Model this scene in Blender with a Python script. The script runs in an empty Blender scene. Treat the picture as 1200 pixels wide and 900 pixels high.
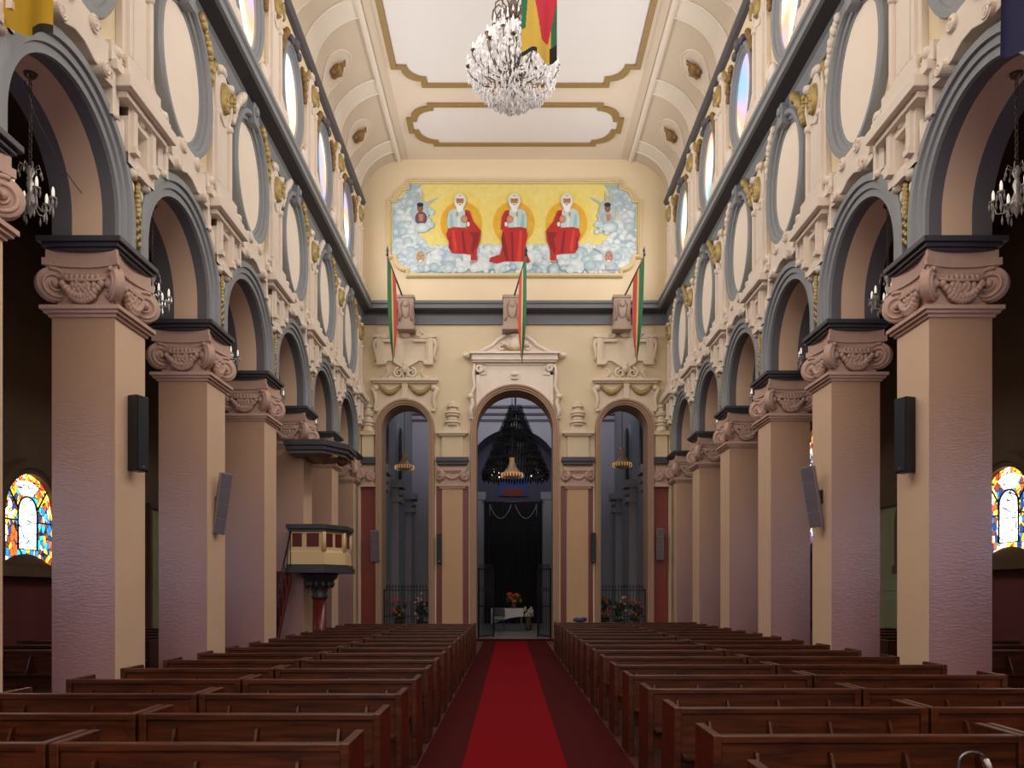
import bpy, bmesh, math, random
from math import sin, cos, pi, sqrt, radians
from mathutils import Vector, Matrix
random.seed(7)
C = bpy.context.scene.collection
ORD = ['first', 'second', 'third', 'fourth', 'fifth', 'sixth', 'seventh', 'eighth', 'ninth', 'tenth', 'eleventh',
       'twelfth', 'thirteenth', 'fourteenth', 'fifteenth', 'sixteenth', 'seventeenth', 'eighteenth', 'nineteenth', 'twentieth']

# ------------------------------------------------------------------ main dimensions (metres)
W = 5.22            # half width of the nave (inner pier face)
PT = 0.81           # pier size
PITCH = 2.99        # pier spacing
Y1 = 9.85           # front face of the pier called 1
DEND = 26.1         # end wall
ZIMP = 6.2          # top of imposts
STILT = 0.31
RA = 1.09           # arch radius
RO = 1.42           # archivolt outer radius
ZCOR = 10.72        # cornice bottom
ZTOP = 14.9         # cove springing
CX, CZ = 1.62, 1.45
ZC = ZTOP + CZ      # flat ceiling
AW = 9.4            # aisle wall
CAM = Vector((-0.15, 0.0, 1.7))
F = 900.0
VX, VY = 598.0, 692.0
def py(k): return Y1 + PITCH * (k - 1)                 # front of pier k
def ay(i): return py(i) + PT / 2 + PITCH / 2           # centre of arch i
def px2w(px, pyy, d): return ((px - VX) * d / F + CAM.x, (VY - pyy) * d / F + CAM.z)

# ------------------------------------------------------------------ materials
def lin(c):
    out = []
    for v in c[:3]:
        v = v / 255.0
        out.append(v / 12.92 if v <= 0.04045 else ((v + 0.055) / 1.055) ** 2.4)
    return (*out, 1.0)
MATS = {}
def mat(name, rgb, rough=0.6, var=0.06, scale=3.0, bump=0.0, bscale=40.0, metal=0.0, spec=0.5, rgb2=None):
    if name in MATS: return MATS[name]
    m = bpy.data.materials.new(name); m.use_nodes = True
    nt = m.node_tree; b = nt.nodes['Principled BSDF']
    b.inputs['Roughness'].default_value = rough; b.inputs['Metallic'].default_value = metal
    b.inputs['Specular IOR Level'].default_value = spec
    tc = nt.nodes.new('ShaderNodeTexCoord')
    nz = nt.nodes.new('ShaderNodeTexNoise'); nz.inputs['Scale'].default_value = scale; nz.inputs['Detail'].default_value = 5
    nt.links.new(tc.outputs['Object'], nz.inputs['Vector'])
    mx = nt.nodes.new('ShaderNodeMix'); mx.data_type = 'RGBA'
    c1 = lin(rgb); c2 = lin(rgb2) if rgb2 else c1
    mx.inputs[6].default_value = tuple(min(1, v * (1 + var)) for v in c1[:3]) + (1,)
    mx.inputs[7].default_value = tuple(v * (1 - var) for v in c2[:3]) + (1,)
    nt.links.new(nz.outputs['Fac'], mx.inputs[0]); nt.links.new(mx.outputs[2], b.inputs['Base Color'])
    if bump:
        n2 = nt.nodes.new('ShaderNodeTexNoise'); n2.inputs['Scale'].default_value = bscale; n2.inputs['Detail'].default_value = 4
        nt.links.new(tc.outputs['Object'], n2.inputs['Vector'])
        bp = nt.nodes.new('ShaderNodeBump'); bp.inputs['Strength'].default_value = bump; bp.inputs['Distance'].default_value = 0.02
        nt.links.new(n2.outputs['Fac'], bp.inputs['Height']); nt.links.new(bp.outputs['Normal'], b.inputs['Normal'])
    MATS[name] = m
    return m
def emat(name, rgb, strength):
    if name in MATS: return MATS[name]
    m = bpy.data.materials.new(name); m.use_nodes = True
    b = m.node_tree.nodes['Principled BSDF']
    b.inputs['Base Color'].default_value = lin(rgb)
    b.inputs['Emission Color'].default_value = lin(rgb); b.inputs['Emission Strength'].default_value = strength
    MATS[name] = m
    return m

M_WALL = mat('wall_paint', (232, 214, 178), 0.7, 0.04, 1.2, 0.08, 60)
M_ENDW = mat('end_wall_paint', (216, 198, 166), 0.7, 0.05, 1.0, 0.08, 60)
M_STUC = mat('stucco', (230, 216, 202), 0.65, 0.05, 4, 0.1, 50)
M_STUC2 = mat('end_wall_stucco', (222, 206, 182), 0.65, 0.05, 4, 0.1, 50)
M_GREY = mat('grey_paint', (134, 138, 143), 0.5, 0.06, 3)
M_GREYD = mat('dark_grey_paint', (84, 82, 90), 0.5, 0.08, 3)
M_IMP = mat('impost_paint', (62, 60, 68), 0.45, 0.1, 4)
M_SOFT = mat('soffit_tan', (218, 186, 160), 0.7, 0.05, 2)
M_SOFD = mat('soffit_dark', (98, 96, 102), 0.6, 0.06, 2)
M_OVAL = mat('oval_cream', (246, 232, 216), 0.75, 0.02, 2)
M_GOLD = mat('gilding', (172, 148, 92), 0.4, 0.3, 14, 0.3, 40, metal=0.3)
M_GOLDD = mat('dull_gilding', (140, 108, 66), 0.5, 0.3, 12, 0.4, 40, metal=0.3)
M_CEIL = mat('ceiling_paint', (214, 198, 180), 0.8, 0.03, 1.0)
M_CEILW = mat('ceiling_white', (216, 210, 208), 0.8, 0.02, 0.8)
M_CEILB = mat('ceiling_beige', (200, 184, 164), 0.8, 0.03, 1)
M_CEILM = mat('ceiling_moulding', (218, 206, 192), 0.7, 0.03, 2)
M_BRONZE = mat('bronze_paint', (142, 114, 66), 0.5, 0.12, 6)
M_CAPI = mat('capital_terracotta', (192, 160, 146), 0.7, 0.10, 6, 0.25, 40)
M_CAPL = mat('capital_cream', (200, 178, 156), 0.7, 0.06, 6, 0.2, 40)
M_RED = mat('red_marbling', (116, 44, 38), 0.4, 0.2, 8)
M_ARCHM = mat('arch_moulding', (168, 136, 112), 0.55, 0.06, 3)
M_WOOD = None
M_BLACK = mat('black_plastic', (14, 17, 24), 0.4, 0.1, 5)
M_SPKG = mat('speaker_grey', (130, 122, 126), 0.55, 0.06, 5)
M_SPKD = mat('speaker_grille', (92, 84, 94), 0.6, 0.1, 60)
M_STEEL = mat('steel', (120, 120, 125), 0.35, 0.05, 5, metal=0.8)
M_CRYS = mat('crystal', (246, 245, 248), 0.08, 0.03, 5, spec=1.0)
M_CRYD = mat('dim_crystal', (150, 144, 140), 0.1, 0.2, 30, spec=1.0)
M_SILV = mat('dull_brass', (112, 96, 84), 0.3, 0.2, 20, metal=0.6)
M_CAND = emat('candle_bulb', (255, 244, 228), 0.5)
M_MAROON = mat('maroon_panel', (86, 24, 22), 0.5, 0.15, 5)
M_CREAMW = mat('pulpit_cream', (216, 188, 140), 0.55, 0.05, 3)
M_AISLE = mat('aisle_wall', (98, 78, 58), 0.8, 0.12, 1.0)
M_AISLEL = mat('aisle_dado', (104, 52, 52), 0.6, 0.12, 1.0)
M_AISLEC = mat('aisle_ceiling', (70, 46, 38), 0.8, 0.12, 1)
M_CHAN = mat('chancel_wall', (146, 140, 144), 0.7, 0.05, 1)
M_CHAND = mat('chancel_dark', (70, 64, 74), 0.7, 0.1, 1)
M_FLOOR = mat('stone_floor', (84, 50, 44), 0.35, 0.15, 2)
M_CHFL = mat('chancel_floor', (150, 144, 138), 0.35, 0.12, 2)
M_CARP = mat('carpet_dark', (66, 12, 14), 0.95, 0.15, 30, 0.3, 300, spec=0.1)
M_RUN = mat('carpet_bright', (116, 0, 14), 0.95, 0.12, 25, 0.3, 300, spec=0.1)
M_CURT = mat('dark_curtain', (22, 14, 16), 0.8, 0.2, 3)
M_IRON = mat('wrought_iron', (44, 44, 46), 0.4, 0.1, 5, metal=0.5)
M_GREEN = mat('flag_green', (40, 110, 74), 0.8, 0.1, 4)
M_YEL = mat('flag_yellow', (206, 172, 70), 0.8, 0.08, 4)
M_FRED = mat('flag_red', (196, 40, 62), 0.8, 0.1, 4)
M_NAVY = mat('flag_navy', (24, 24, 66), 0.8, 0.1, 4)
M_BLK = mat('flag_black', (22, 20, 20), 0.8, 0.1, 4)
M_PINKB = mat('pink_plaster', (172, 148, 134), 0.7, 0.1, 9, 0.4, 25)
M_WHITE = mat('white_cloth', (226, 220, 214), 0.8, 0.04, 4)
M_LEAF = mat('leaf_green', (40, 66, 36), 0.6, 0.25, 10)
M_ORANGE = mat('petal_orange', (216, 98, 32), 0.6, 0.25, 10)
M_PINKF = mat('petal_pale', (226, 176, 150), 0.6, 0.25, 10)
M_DOORG = mat('door_green', (150, 156, 124), 0.6, 0.08, 3)
M_BLUE = mat('blue_cloth', (52, 56, 96), 0.8, 0.1, 5)
M_DCRY = mat('smoked_crystal', (40, 36, 36), 0.12, 0.3, 8, spec=0.9)
M_AMB = emat('amber_lit_glass', (240, 190, 130), 0.35)
M_POT = mat('clay_pot', (90, 70, 60), 0.6, 0.1, 5)

def wood():
    m = bpy.data.materials.new('pew_wood'); m.use_nodes = True
    nt = m.node_tree; b = nt.nodes['Principled BSDF']
    b.inputs['Roughness'].default_value = 0.36; b.inputs['Specular IOR Level'].default_value = 0.45
    tc = nt.nodes.new('ShaderNodeTexCoord'); mp = nt.nodes.new('ShaderNodeMapping')
    mp.inputs['Scale'].default_value = (1.0, 12, 12)
    nz = nt.nodes.new('ShaderNodeTexNoise'); nz.inputs['Scale'].default_value = 2.2; nz.inputs['Detail'].default_value = 8
    nz.inputs['Distortion'].default_value = 0.6
    oi = nt.nodes.new('ShaderNodeObjectInfo')
    ad = nt.nodes.new('ShaderNodeVectorMath'); ad.operation = 'ADD'
    nt.links.new(tc.outputs['Object'], ad.inputs[0]); nt.links.new(oi.outputs['Location'], ad.inputs[1])
    nt.links.new(ad.outputs[0], mp.inputs['Vector']); nt.links.new(mp.outputs[0], nz.inputs['Vector'])
    r = nt.nodes.new('ShaderNodeValToRGB')
    r.color_ramp.elements[0].position = 0.3; r.color_ramp.elements[0].color = lin((44, 17, 6))
    r.color_ramp.elements[1].position = 0.72; r.color_ramp.elements[1].color = lin((94, 44, 18))
    nt.links.new(nz.outputs['Fac'], r.inputs[0]); nt.links.new(r.outputs[0], b.inputs['Base Color'])
    return m
M_WOOD = wood()

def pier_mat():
    """glossy oil paint: tan, finely combed, with mauve reflected light painted into the lower half"""
    m = bpy.data.materials.new('pier_light_tint'); m.use_nodes = True
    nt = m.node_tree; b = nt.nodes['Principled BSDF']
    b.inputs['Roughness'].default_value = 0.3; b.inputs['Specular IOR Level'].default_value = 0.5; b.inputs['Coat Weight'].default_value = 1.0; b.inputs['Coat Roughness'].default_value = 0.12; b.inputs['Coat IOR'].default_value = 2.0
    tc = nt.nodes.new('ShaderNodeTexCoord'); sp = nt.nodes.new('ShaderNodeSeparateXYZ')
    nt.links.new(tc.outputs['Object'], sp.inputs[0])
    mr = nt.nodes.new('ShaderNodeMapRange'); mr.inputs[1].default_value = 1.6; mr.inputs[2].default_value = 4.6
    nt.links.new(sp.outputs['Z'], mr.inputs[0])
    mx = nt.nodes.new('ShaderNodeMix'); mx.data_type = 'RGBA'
    mx.inputs[6].default_value = lin((166, 128, 128)); mx.inputs[7].default_value = lin((190, 154, 128))  # mauve cast of reflected light put into the tan base colour
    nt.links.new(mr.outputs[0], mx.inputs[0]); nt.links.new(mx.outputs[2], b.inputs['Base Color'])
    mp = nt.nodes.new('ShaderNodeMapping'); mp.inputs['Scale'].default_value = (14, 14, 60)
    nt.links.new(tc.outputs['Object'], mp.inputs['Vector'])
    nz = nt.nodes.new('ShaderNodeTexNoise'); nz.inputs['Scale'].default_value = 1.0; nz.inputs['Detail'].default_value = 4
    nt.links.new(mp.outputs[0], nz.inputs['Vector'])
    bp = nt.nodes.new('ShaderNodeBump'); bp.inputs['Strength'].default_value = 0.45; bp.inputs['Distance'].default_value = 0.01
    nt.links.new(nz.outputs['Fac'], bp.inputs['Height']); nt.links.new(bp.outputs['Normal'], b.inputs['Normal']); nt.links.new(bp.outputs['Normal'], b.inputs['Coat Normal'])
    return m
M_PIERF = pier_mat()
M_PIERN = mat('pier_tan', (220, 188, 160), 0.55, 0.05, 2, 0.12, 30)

def glass_mat(name, cols, scale, strength, lead=0.035, soft=False):
    m = bpy.data.materials.new(name); m.use_nodes = True
    nt = m.node_tree; b = nt.nodes['Principled BSDF']
    b.inputs['Base Color'].default_value = (0.02, 0.02, 0.02, 1); b.inputs['Roughness'].default_value = 0.3
    g = nt.nodes.new('ShaderNodeNewGeometry')
    r = nt.nodes.new('ShaderNodeValToRGB'); r.color_ramp.interpolation = 'LINEAR' if soft else 'CONSTANT'
    els = r.color_ramp.elements
    while len(els) < len(cols): els.new(0.5)
    for i, c in enumerate(cols):
        els[i].position = (0.3 + 0.4 * i / max(1, len(cols) - 1)) if soft else i / len(cols)
        els[i].color = lin(c)
    if soft:
        nz = nt.nodes.new('ShaderNodeTexNoise'); nz.inputs['Scale'].default_value = scale; nz.inputs['Detail'].default_value = 1
        nt.links.new(g.outputs['Position'], nz.inputs['Vector']); nt.links.new(nz.outputs['Fac'], r.inputs[0])
        nt.links.new(r.outputs[0], b.inputs['Emission Color'])
    else:
        mp = nt.nodes.new('ShaderNodeMapping'); mp.inputs['Scale'].default_value = (1, 1.4, 0.8)
        nt.links.new(g.outputs['Position'], mp.inputs['Vector'])
        v = nt.nodes.new('ShaderNodeTexVoronoi'); v.inputs['Scale'].default_value = scale
        nt.links.new(mp.outputs[0], v.inputs['Vector'])
        sp = nt.nodes.new('ShaderNodeSeparateColor'); nt.links.new(v.outputs['Color'], sp.inputs[0])
        nt.links.new(sp.outputs[0], r.inputs[0])
        e = nt.nodes.new('ShaderNodeTexVoronoi'); e.feature = 'DISTANCE_TO_EDGE'; e.inputs['Scale'].default_value = scale
        nt.links.new(mp.outputs[0], e.inputs['Vector'])
        gt = nt.nodes.new('ShaderNodeMath'); gt.operation = 'GREATER_THAN'; gt.inputs[1].default_value = lead
        nt.links.new(e.outputs['Distance'], gt.inputs[0])
        mx = nt.nodes.new('ShaderNodeMix'); mx.data_type = 'RGBA'; mx.inputs[6].default_value = (0.01, 0.008, 0.005, 1)
        nt.links.new(gt.outputs[0], mx.inputs[0]); nt.links.new(r.outputs[0], mx.inputs[7])
        nt.links.new(mx.outputs[2], b.inputs['Emission Color'])
    b.inputs['Emission Strength'].default_value = strength
    return m
M_GLU = glass_mat('clerestory_glass', [(110, 200, 225), (170, 226, 226), (245, 250, 250), (255, 244, 215), (250, 196, 150), (226, 190, 222), (150, 200, 240)], 0.55, 1.25, soft=True)
M_GLA = glass_mat('stained_glass', [(255, 170, 40), (40, 120, 190), (240, 230, 210), (60, 170, 190), (220, 90, 40), (255, 240, 200), (30, 60, 120), (250, 200, 90), (120, 60, 50)], 8.5, 2.8, lead=0.06)
M_GLW = glass_mat('stained_glass_light', [(255, 255, 255), (235, 245, 250), (255, 240, 220), (170, 210, 230), (255, 250, 240)], 6.0, 3.4, lead=0.035)
M_GLG = glass_mat('stained_glass_amber', [(255, 180, 50), (255, 214, 120), (230, 110, 50), (255, 235, 190), (200, 60, 40)], 8.0, 2.8, lead=0.05)

# ------------------------------------------------------------------ mesh builder
class MB:
    def __init__(s): s.v = []; s.f = []; s.m = []; s.s = []
    def add(s, vs, fs, m=0, sm=False):
        o = len(s.v); s.v += [tuple(v) for v in vs]
        for f in fs: s.f.append([o + i for i in f]); s.m.append(m); s.s.append(sm)
        return s
    def box(s, x0, x1, y0, y1, z0, z1, m=0):
        return s.add([(x0, y0, z0), (x1, y0, z0), (x1, y1, z0), (x0, y1, z0), (x0, y0, z1), (x1, y0, z1), (x1, y1, z1), (x0, y1, z1)],
                     [(0, 3, 2, 1), (4, 5, 6, 7), (0, 1, 5, 4), (1, 2, 6, 5), (2, 3, 7, 6), (3, 0, 4, 7)], m)
    def prism(s, pts, a0, a1, axis='x', m=0, sm=False):
        n = len(pts)
        mk = {'x': lambda a, p: (a, p[0], p[1]), 'y': lambda a, p: (p[0], a, p[1]), 'z': lambda a, p: (p[0], p[1], a)}[axis]
        s.add([mk(a0, p) for p in pts] + [mk(a1, p) for p in pts], [list(range(n))[::-1], [n + i for i in range(n)]], m)
        o = len(s.v) - 2 * n
        for i in range(n):
            j = (i + 1) % n; s.f.append([o + i, o + j, o + n + j, o + n + i]); s.m.append(m); s.s.append(sm)
        return s
    def loft(s, secs, closed_path=False, closed_prof=True, m=0, sm=False, caps=True):
        n = len(secs[0]); k = len(secs); o = len(s.v)
        for q in secs: s.v += [tuple(p) for p in q]
        for a in range(k if closed_path else k - 1):
            b = (a + 1) % k
            for i in range(n if closed_prof else n - 1):
                j = (i + 1) % n
                s.f.append([o + a * n + i, o + a * n + j, o + b * n + j, o + b * n + i]); s.m.append(m); s.s.append(sm)
        if caps and closed_prof and not closed_path:
            s.f.append([o + i for i in range(n)][::-1]); s.m.append(m); s.s.append(False)
            s.f.append([o + (k - 1) * n + i for i in range(n)]); s.m.append(m); s.s.append(False)
        return s
    def tube(s, path, r, n=6, m=0, closed=False, sm=True):
        P = [Vector(p) for p in path]; k = len(P); secs = []
        ref = None
        for i in range(k):
            if closed: t = P[(i + 1) % k] - P[i - 1]
            else: t = P[min(i + 1, k - 1)] - P[max(i - 1, 0)]
            if t.length < 1e-9: t = Vector((0, 0, 1))
            t.normalize()
            if ref is None:
                ref = Vector((0, 0, 1)) if abs(t.z) < 0.9 else Vector((1, 0, 0))
            u = ref - t * ref.dot(t)
            if u.length < 1e-6: u = t.orthogonal()
            u.normalize(); w = t.cross(u); ref = u
            rr = r[i] if isinstance(r, (list, tuple)) else r
            secs.append([P[i] + (u * cos(2 * pi * a / n) + w * sin(2 * pi * a / n)) * rr for a in range(n)])
        return s.loft(secs, closed, True, m, sm)
    def lathe(s, prof, n=16, c=(0, 0, 0), m=0, sm=True, axis='z', sy=1.0):
        secs = []
        for a in range(n):
            t = 2 * pi * a / n
            if axis == 'z': secs.append([(c[0] + r * cos(t), c[1] + r * sin(t) * sy, c[2] + z) for r, z in prof])
            elif axis == 'x': secs.append([(c[0] + z, c[1] + r * cos(t), c[2] + r * sin(t) * sy) for r, z in prof])
            else: secs.append([(c[0] + r * cos(t), c[1] + z, c[2] + r * sin(t) * sy) for r, z in prof])
        return s.loft(secs, True, False, m, sm)
    def ball(s, c, r, n=8, k=6, m=0):
        if not isinstance(r, (list, tuple)): r = (r, r, r)
        vs = [(c[0], c[1], c[2] - r[2])]; fs = []
        for i in range(1, k):
            ph = -pi / 2 + pi * i / k
            for a in range(n):
                t = 2 * pi * a / n
                vs.append((c[0] + r[0] * cos(ph) * cos(t), c[1] + r[1] * cos(ph) * sin(t), c[2] + r[2] * sin(ph)))
        vs.append((c[0], c[1], c[2] + r[2])); L = len(vs) - 1
        for a in range(n):
            b = (a + 1) % n
            fs.append((0, 1 + b, 1 + a)); fs.append((L, 1 + (k - 2) * n + a, 1 + (k - 2) * n + b))
            for i in range(k - 2):
                fs.append((1 + i * n + a, 1 + i * n + b, 1 + (i + 1) * n + b, 1 + (i + 1) * n + a))
        return s.add(vs, fs, m, True)
    def drop(s, c, r, h, n=5, m=0):
        """hanging cut prism, top at c"""
        x, y, z = c
        vs = [(x, y, z), (x, y, z - h)]
        for a in range(n):
            t = 2 * pi * a / n; vs.append((x + r * cos(t), y + r * sin(t), z - h * 0.62))
        fs = []
        for a in range(n):
            b = 2 + (a + 1) % n; a2 = 2 + a
            fs += [(0, a2, b), (1, b, a2)]
        return s.add(vs, fs, m)
    def xf(s, M, start=0):
        for i in range(start, len(s.v)): s.v[i] = tuple(M @ Vector(s.v[i]))
        return s
    def mesh(s, name, mats, recalc=True, bevel=0.0):
        me = bpy.data.meshes.new(name)
        me.from_pydata(s.v, [], s.f)
        for mm in (mats if isinstance(mats, (list, tuple)) else [mats]): me.materials.append(mm)
        me.polygons.foreach_set('material_index', s.m)
        me.polygons.foreach_set('use_smooth', s.s)
        me.update()
        if recalc or bevel:
            bm = bmesh.new(); bm.from_mesh(me)
            if bevel:
                bmesh.ops.bevel(bm, geom=list(bm.edges), offset=bevel, segments=2, affect='EDGES', profile=0.5)
            if recalc: bmesh.ops.recalc_face_normals(bm, faces=bm.faces)
            bm.to_mesh(me); bm.free()
        return me
    def build(s, name, mats, parent=None, recalc=True, bevel=0.0):
        o = bpy.data.objects.new(name, s.mesh(name, mats, recalc, bevel)); C.objects.link(o)
        if parent is not None: o.parent = parent
        return o

def tag(o, label, cat, group=None, kind=None):
    o['label'] = label; o['category'] = cat
    if group: o['group'] = group
    if kind: o['kind'] = kind
    n = len(label.split())
    assert 4 <= n <= 16, (label, n)
    return o
def thing(name, label, cat, loc=(0, 0, 0), rz=0.0, group=None, kind=None):
    o = bpy.data.objects.new(name, None); C.objects.link(o)
    o.empty_display_size = 0.1
    o.location = loc; o.rotation_euler = (0, 0, rz)
    return tag(o, label, cat, group, kind)
def struct(o): o['kind'] = 'structure'; return o
KIDS = {}
def dup(root, loc, rz, label, group=None):
    r = root.copy(); C.objects.link(r); r.location = loc; r.rotation_euler = (root.rotation_euler[0], root.rotation_euler[1], rz)
    r['label'] = label
    assert 4 <= len(label.split()) <= 16, label
    if group: r['group'] = group
    if root.name not in KIDS: KIDS[root.name] = [(c, list(c.children)) for c in root.children]
    for c, gs in KIDS[root.name]:
        d = c.copy(); C.objects.link(d); d.parent = r
        for g in gs:
            e = g.copy(); C.objects.link(e); e.parent = d
    return r
TRIM = [0]
def trim(mb, mats, parent=None, **k):
    TRIM[0] += 1
    return struct(mb.build('trim_%d' % TRIM[0], mats, parent, **k))

# ------------------------------------------------------------------ ROOM SHELL
YB = -8.0
def arch_pts(yc, z0, zs, r, n=24):
    """arch opening outline left foot -> over the top -> right foot"""
    p = [(yc - r, z0)]
    for i in range(n + 1):
        a = pi - pi * i / n
        p.append((yc + r * cos(a), zs + r * sin(a)))
    p.append((yc + r, z0))
    return p

fl = MB(); fl.box(-AW - .3, AW + .3, YB, DEND, -0.2, 0, 0)
struct(fl.build('floor', M_FLOOR))

ARCHES = list(range(-4, 6))
def nave_wall(side):
    mb = MB()
    x0, x1 = (-W, -W - PT) if side < 0 else (W, W + PT)
    zt = ZCOR + 0.3
    zs = ZIMP + STILT
    for i in ARCHES:
        yc = ay(i); ya, yb = yc - PITCH / 2, yc + PITCH / 2
        ap = arch_pts(yc, ZIMP, zs, RA)
        for x, fl_ in ((x0, False), (x1, True)):
            n = len(ap); h = n // 2
            L = [(ya, ZIMP)] + ap[:h + 1] + [(yc, zt), (ya, zt)]
            R = ap[h:] + [(yb, ZIMP), (yb, zt), (yc, zt)]
            for P in (L, R):
                mb.add([(x, p[0], p[1]) for p in P], [list(range(len(P)))], 0)
        # soffit: grey band, tan band, grey band
        cuts = [0, 0.20, 0.68, 1.0]; ms = [2, 1, 2]
        for q in range(3):
            xa = x0 + (x1 - x0) * cuts[q]; xb = x0 + (x1 - x0) * cuts[q + 1]
            mb.loft([[(xa, p[0], p[1]), (xb, p[0], p[1])] for p in ap], False, False, ms[q], True)
        for (a, b) in ((ya, yc - RA), (yc + RA, yb)):
            mb.add([(x0, a, ZIMP), (x1, a, ZIMP), (x1, b, ZIMP), (x0, b, ZIMP)], [(0, 1, 2, 3)], 0)
    # solid end by the end wall
    mb.box(min(x0, x1), max(x0, x1), ay(5) + PITCH / 2, DEND, 0, zt, 0)
    # clerestory with oval openings
    z0, z1 = zt, ZTOP
    zc = 13.1
    N = 48
    for i in ARCHES:
        yc = ay(i); ya, yb = yc - PITCH / 2, yc + PITCH / 2
        inner, outer = [], []
        for k in range(N):
            t = 2 * pi * (k + 0.5) / N
            c_, s_ = cos(t), sin(t)
            inner.append((yc + 0.64 * c_, zc + 0.95 * s_))
            hy, hz0, hz1 = PITCH / 2, zc - z0, z1 - zc
            sc = min(hy / max(abs(c_), 1e-6), (hz1 if s_ > 0 else hz0) / max(abs(s_), 1e-6))
            outer.append((yc + c_ * sc, zc + s_ * sc))
        for x in (x0, x1):
            mb.loft([[(x, *inner[k]), (x, *outer[k])] for k in range(N)], True, False, 0)
        mb.loft([[(x0, *inner[k]), (x1, *inner[k])] for k in range(N)], True, False, 0, True)
        # corners of each bay
        for x in (x0, x1):
            for (cy_, cz_) in ((ya, z0), (yb, z0), (ya, z1), (yb, z1)):
                near = sorted(range(N), key=lambda k: (outer[k][0] - cy_) ** 2 + (outer[k][1] - cz_) ** 2)[:2]
                mb.add([(x, cy_, cz_), (x, *outer[near[0]]), (x, *outer[near[1]])], [(0, 1, 2)], 0)
    mb.box(min(x0, x1), max(x0, x1), ay(5) + PITCH / 2, DEND, zt, ZTOP, 0)
    return struct(mb.build('wall_left' if side < 0 else 'wall_right', [M_WALL, M_SOFT, M_SOFD], recalc=False))
for s in (-1, 1): nave_wall(s)

# end wall with three arches
OPEN = [(-3.72, 0.80, 7.2), (0.0, 1.30, 7.2), (3.72, 0.80, 7.2)]
WT = 0.95
def end_wall():
    mb = MB()
    edges = [-W - 0.05]
    for (xc, r, zs) in OPEN:
        ap = arch_pts(xc, 0.0, zs, r, 32)
        for y in (DEND, DEND + WT):
            n = len(ap); h = n // 2
            for P in ([(xc - r - 0.0, 9.4)] + ap[1:h + 1] + [(xc, 9.4)], ap[h:-1] + [(xc + r, 9.4), (xc, 9.4)]):
                mb.add([(p[0], y, p[1]) for p in P], [list(range(len(P)))], 0)
        mb.loft([[(p[0], DEND, p[1]), (p[0], DEND + WT, p[1])] for p in ap], False, False, 1, True)
    xs = [-W - .05, -3.72 - .8, -3.72 + .8, -1.3, 1.3, 3.72 - .8, 3.72 + .8, W + .05]
    for k in range(0, 8, 2):
        for y in (DEND, DEND + WT): mb.add([(xs[k], y, 0), (xs[k + 1], y, 0), (xs[k + 1], y, 9.4), (xs[k], y, 9.4)], [(0, 1, 2, 3)], 0)
    mb.box(-W - .05, W + .05, DEND, DEND + WT, 9.4, ZC + .3, 0)
    return struct(mb.build('wall_front', [M_ENDW, M_ARCHM], recalc=False))
end_wall()
# red marbled strips on the end wall
for (a, b) in ((-5.22, -4.72), (-2.66, -2.46), (-1.76, -1.56), (1.56, 1.76), (2.46, 2.66), (4.72, 5.22)):
    m_ = MB().box(a, b, DEND - 0.015, DEND + 0.01, 0, 5.25, 0); trim(m_, M_RED)

# arch surrounds on the end wall
def jamb_surround(xc, r, zs, wd):
    prof = [(0.0, 0.0), (0.0, 0.05), (wd * .25, 0.05), (wd * .3, 0.10), (wd * .6, 0.10), (wd * .66, 0.15), (wd * .92, 0.15), (wd, 0.1), (wd, 0.0)]
    path = []
    for i in range(9): path.append((xc - r, zs * i / 8, -1, 0))
    for i in range(1, 33):
        a = pi - pi * i / 32; path.append((xc + r * cos(a), zs + r * sin(a), cos(a), sin(a)))
    for i in range(1, 9): path.append((xc + r, zs * (1 - i / 8), 1, 0))
    mb = MB()
    mb.loft([[(x + nx * u, DEND - v, z + nz * u) for u, v in prof] for x, z, nx, nz in path], False, True, 0)
    return trim(mb, M_ARCHM)
for (xc, r, zs), wd in zip(OPEN, (0.2, 0.2, 0.2)): jamb_surround(xc, r, zs, wd)

# rear wall and aisle shells
struct(MB().box(-AW - .3, AW + .3, YB - .3, YB, 0, ZC + .3).build('wall_back', M_ENDW))
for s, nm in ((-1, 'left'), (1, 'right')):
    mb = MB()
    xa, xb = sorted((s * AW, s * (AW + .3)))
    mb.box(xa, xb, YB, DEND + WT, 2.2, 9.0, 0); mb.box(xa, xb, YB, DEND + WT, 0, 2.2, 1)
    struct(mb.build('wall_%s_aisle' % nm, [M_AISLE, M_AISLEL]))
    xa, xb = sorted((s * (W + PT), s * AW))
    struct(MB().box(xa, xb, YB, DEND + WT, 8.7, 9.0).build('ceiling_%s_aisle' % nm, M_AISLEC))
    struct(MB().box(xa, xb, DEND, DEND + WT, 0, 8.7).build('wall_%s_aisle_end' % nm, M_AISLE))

# ceiling: flat centre plus coves
def cove(t): return (W - CX + CX * cos(t), ZTOP + CZ * sin(t))
mb = MB()
xin = W - CX
mb.box(-xin, xin, YB, DEND + .1, ZC, ZC + .25, 0)
for s in (-1, 1):
    prof = [cove(pi / 2 * i / 20) for i in range(21)]
    mb.loft([[(s * x, y, z) for x, z in prof] for y in (YB, DEND + .1)], False, False, 1, True)
    mb.loft([[(s * x, y, z) for x, z in [(W, ZTOP), (W + PT, ZTOP), (W + PT, ZC + .25), (xin, ZC + .25)]] for y in (YB, DEND + .1)], False, False, 1)
struct(mb.build('ceiling', [M_CEIL, M_CEILB], recalc=False))

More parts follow.
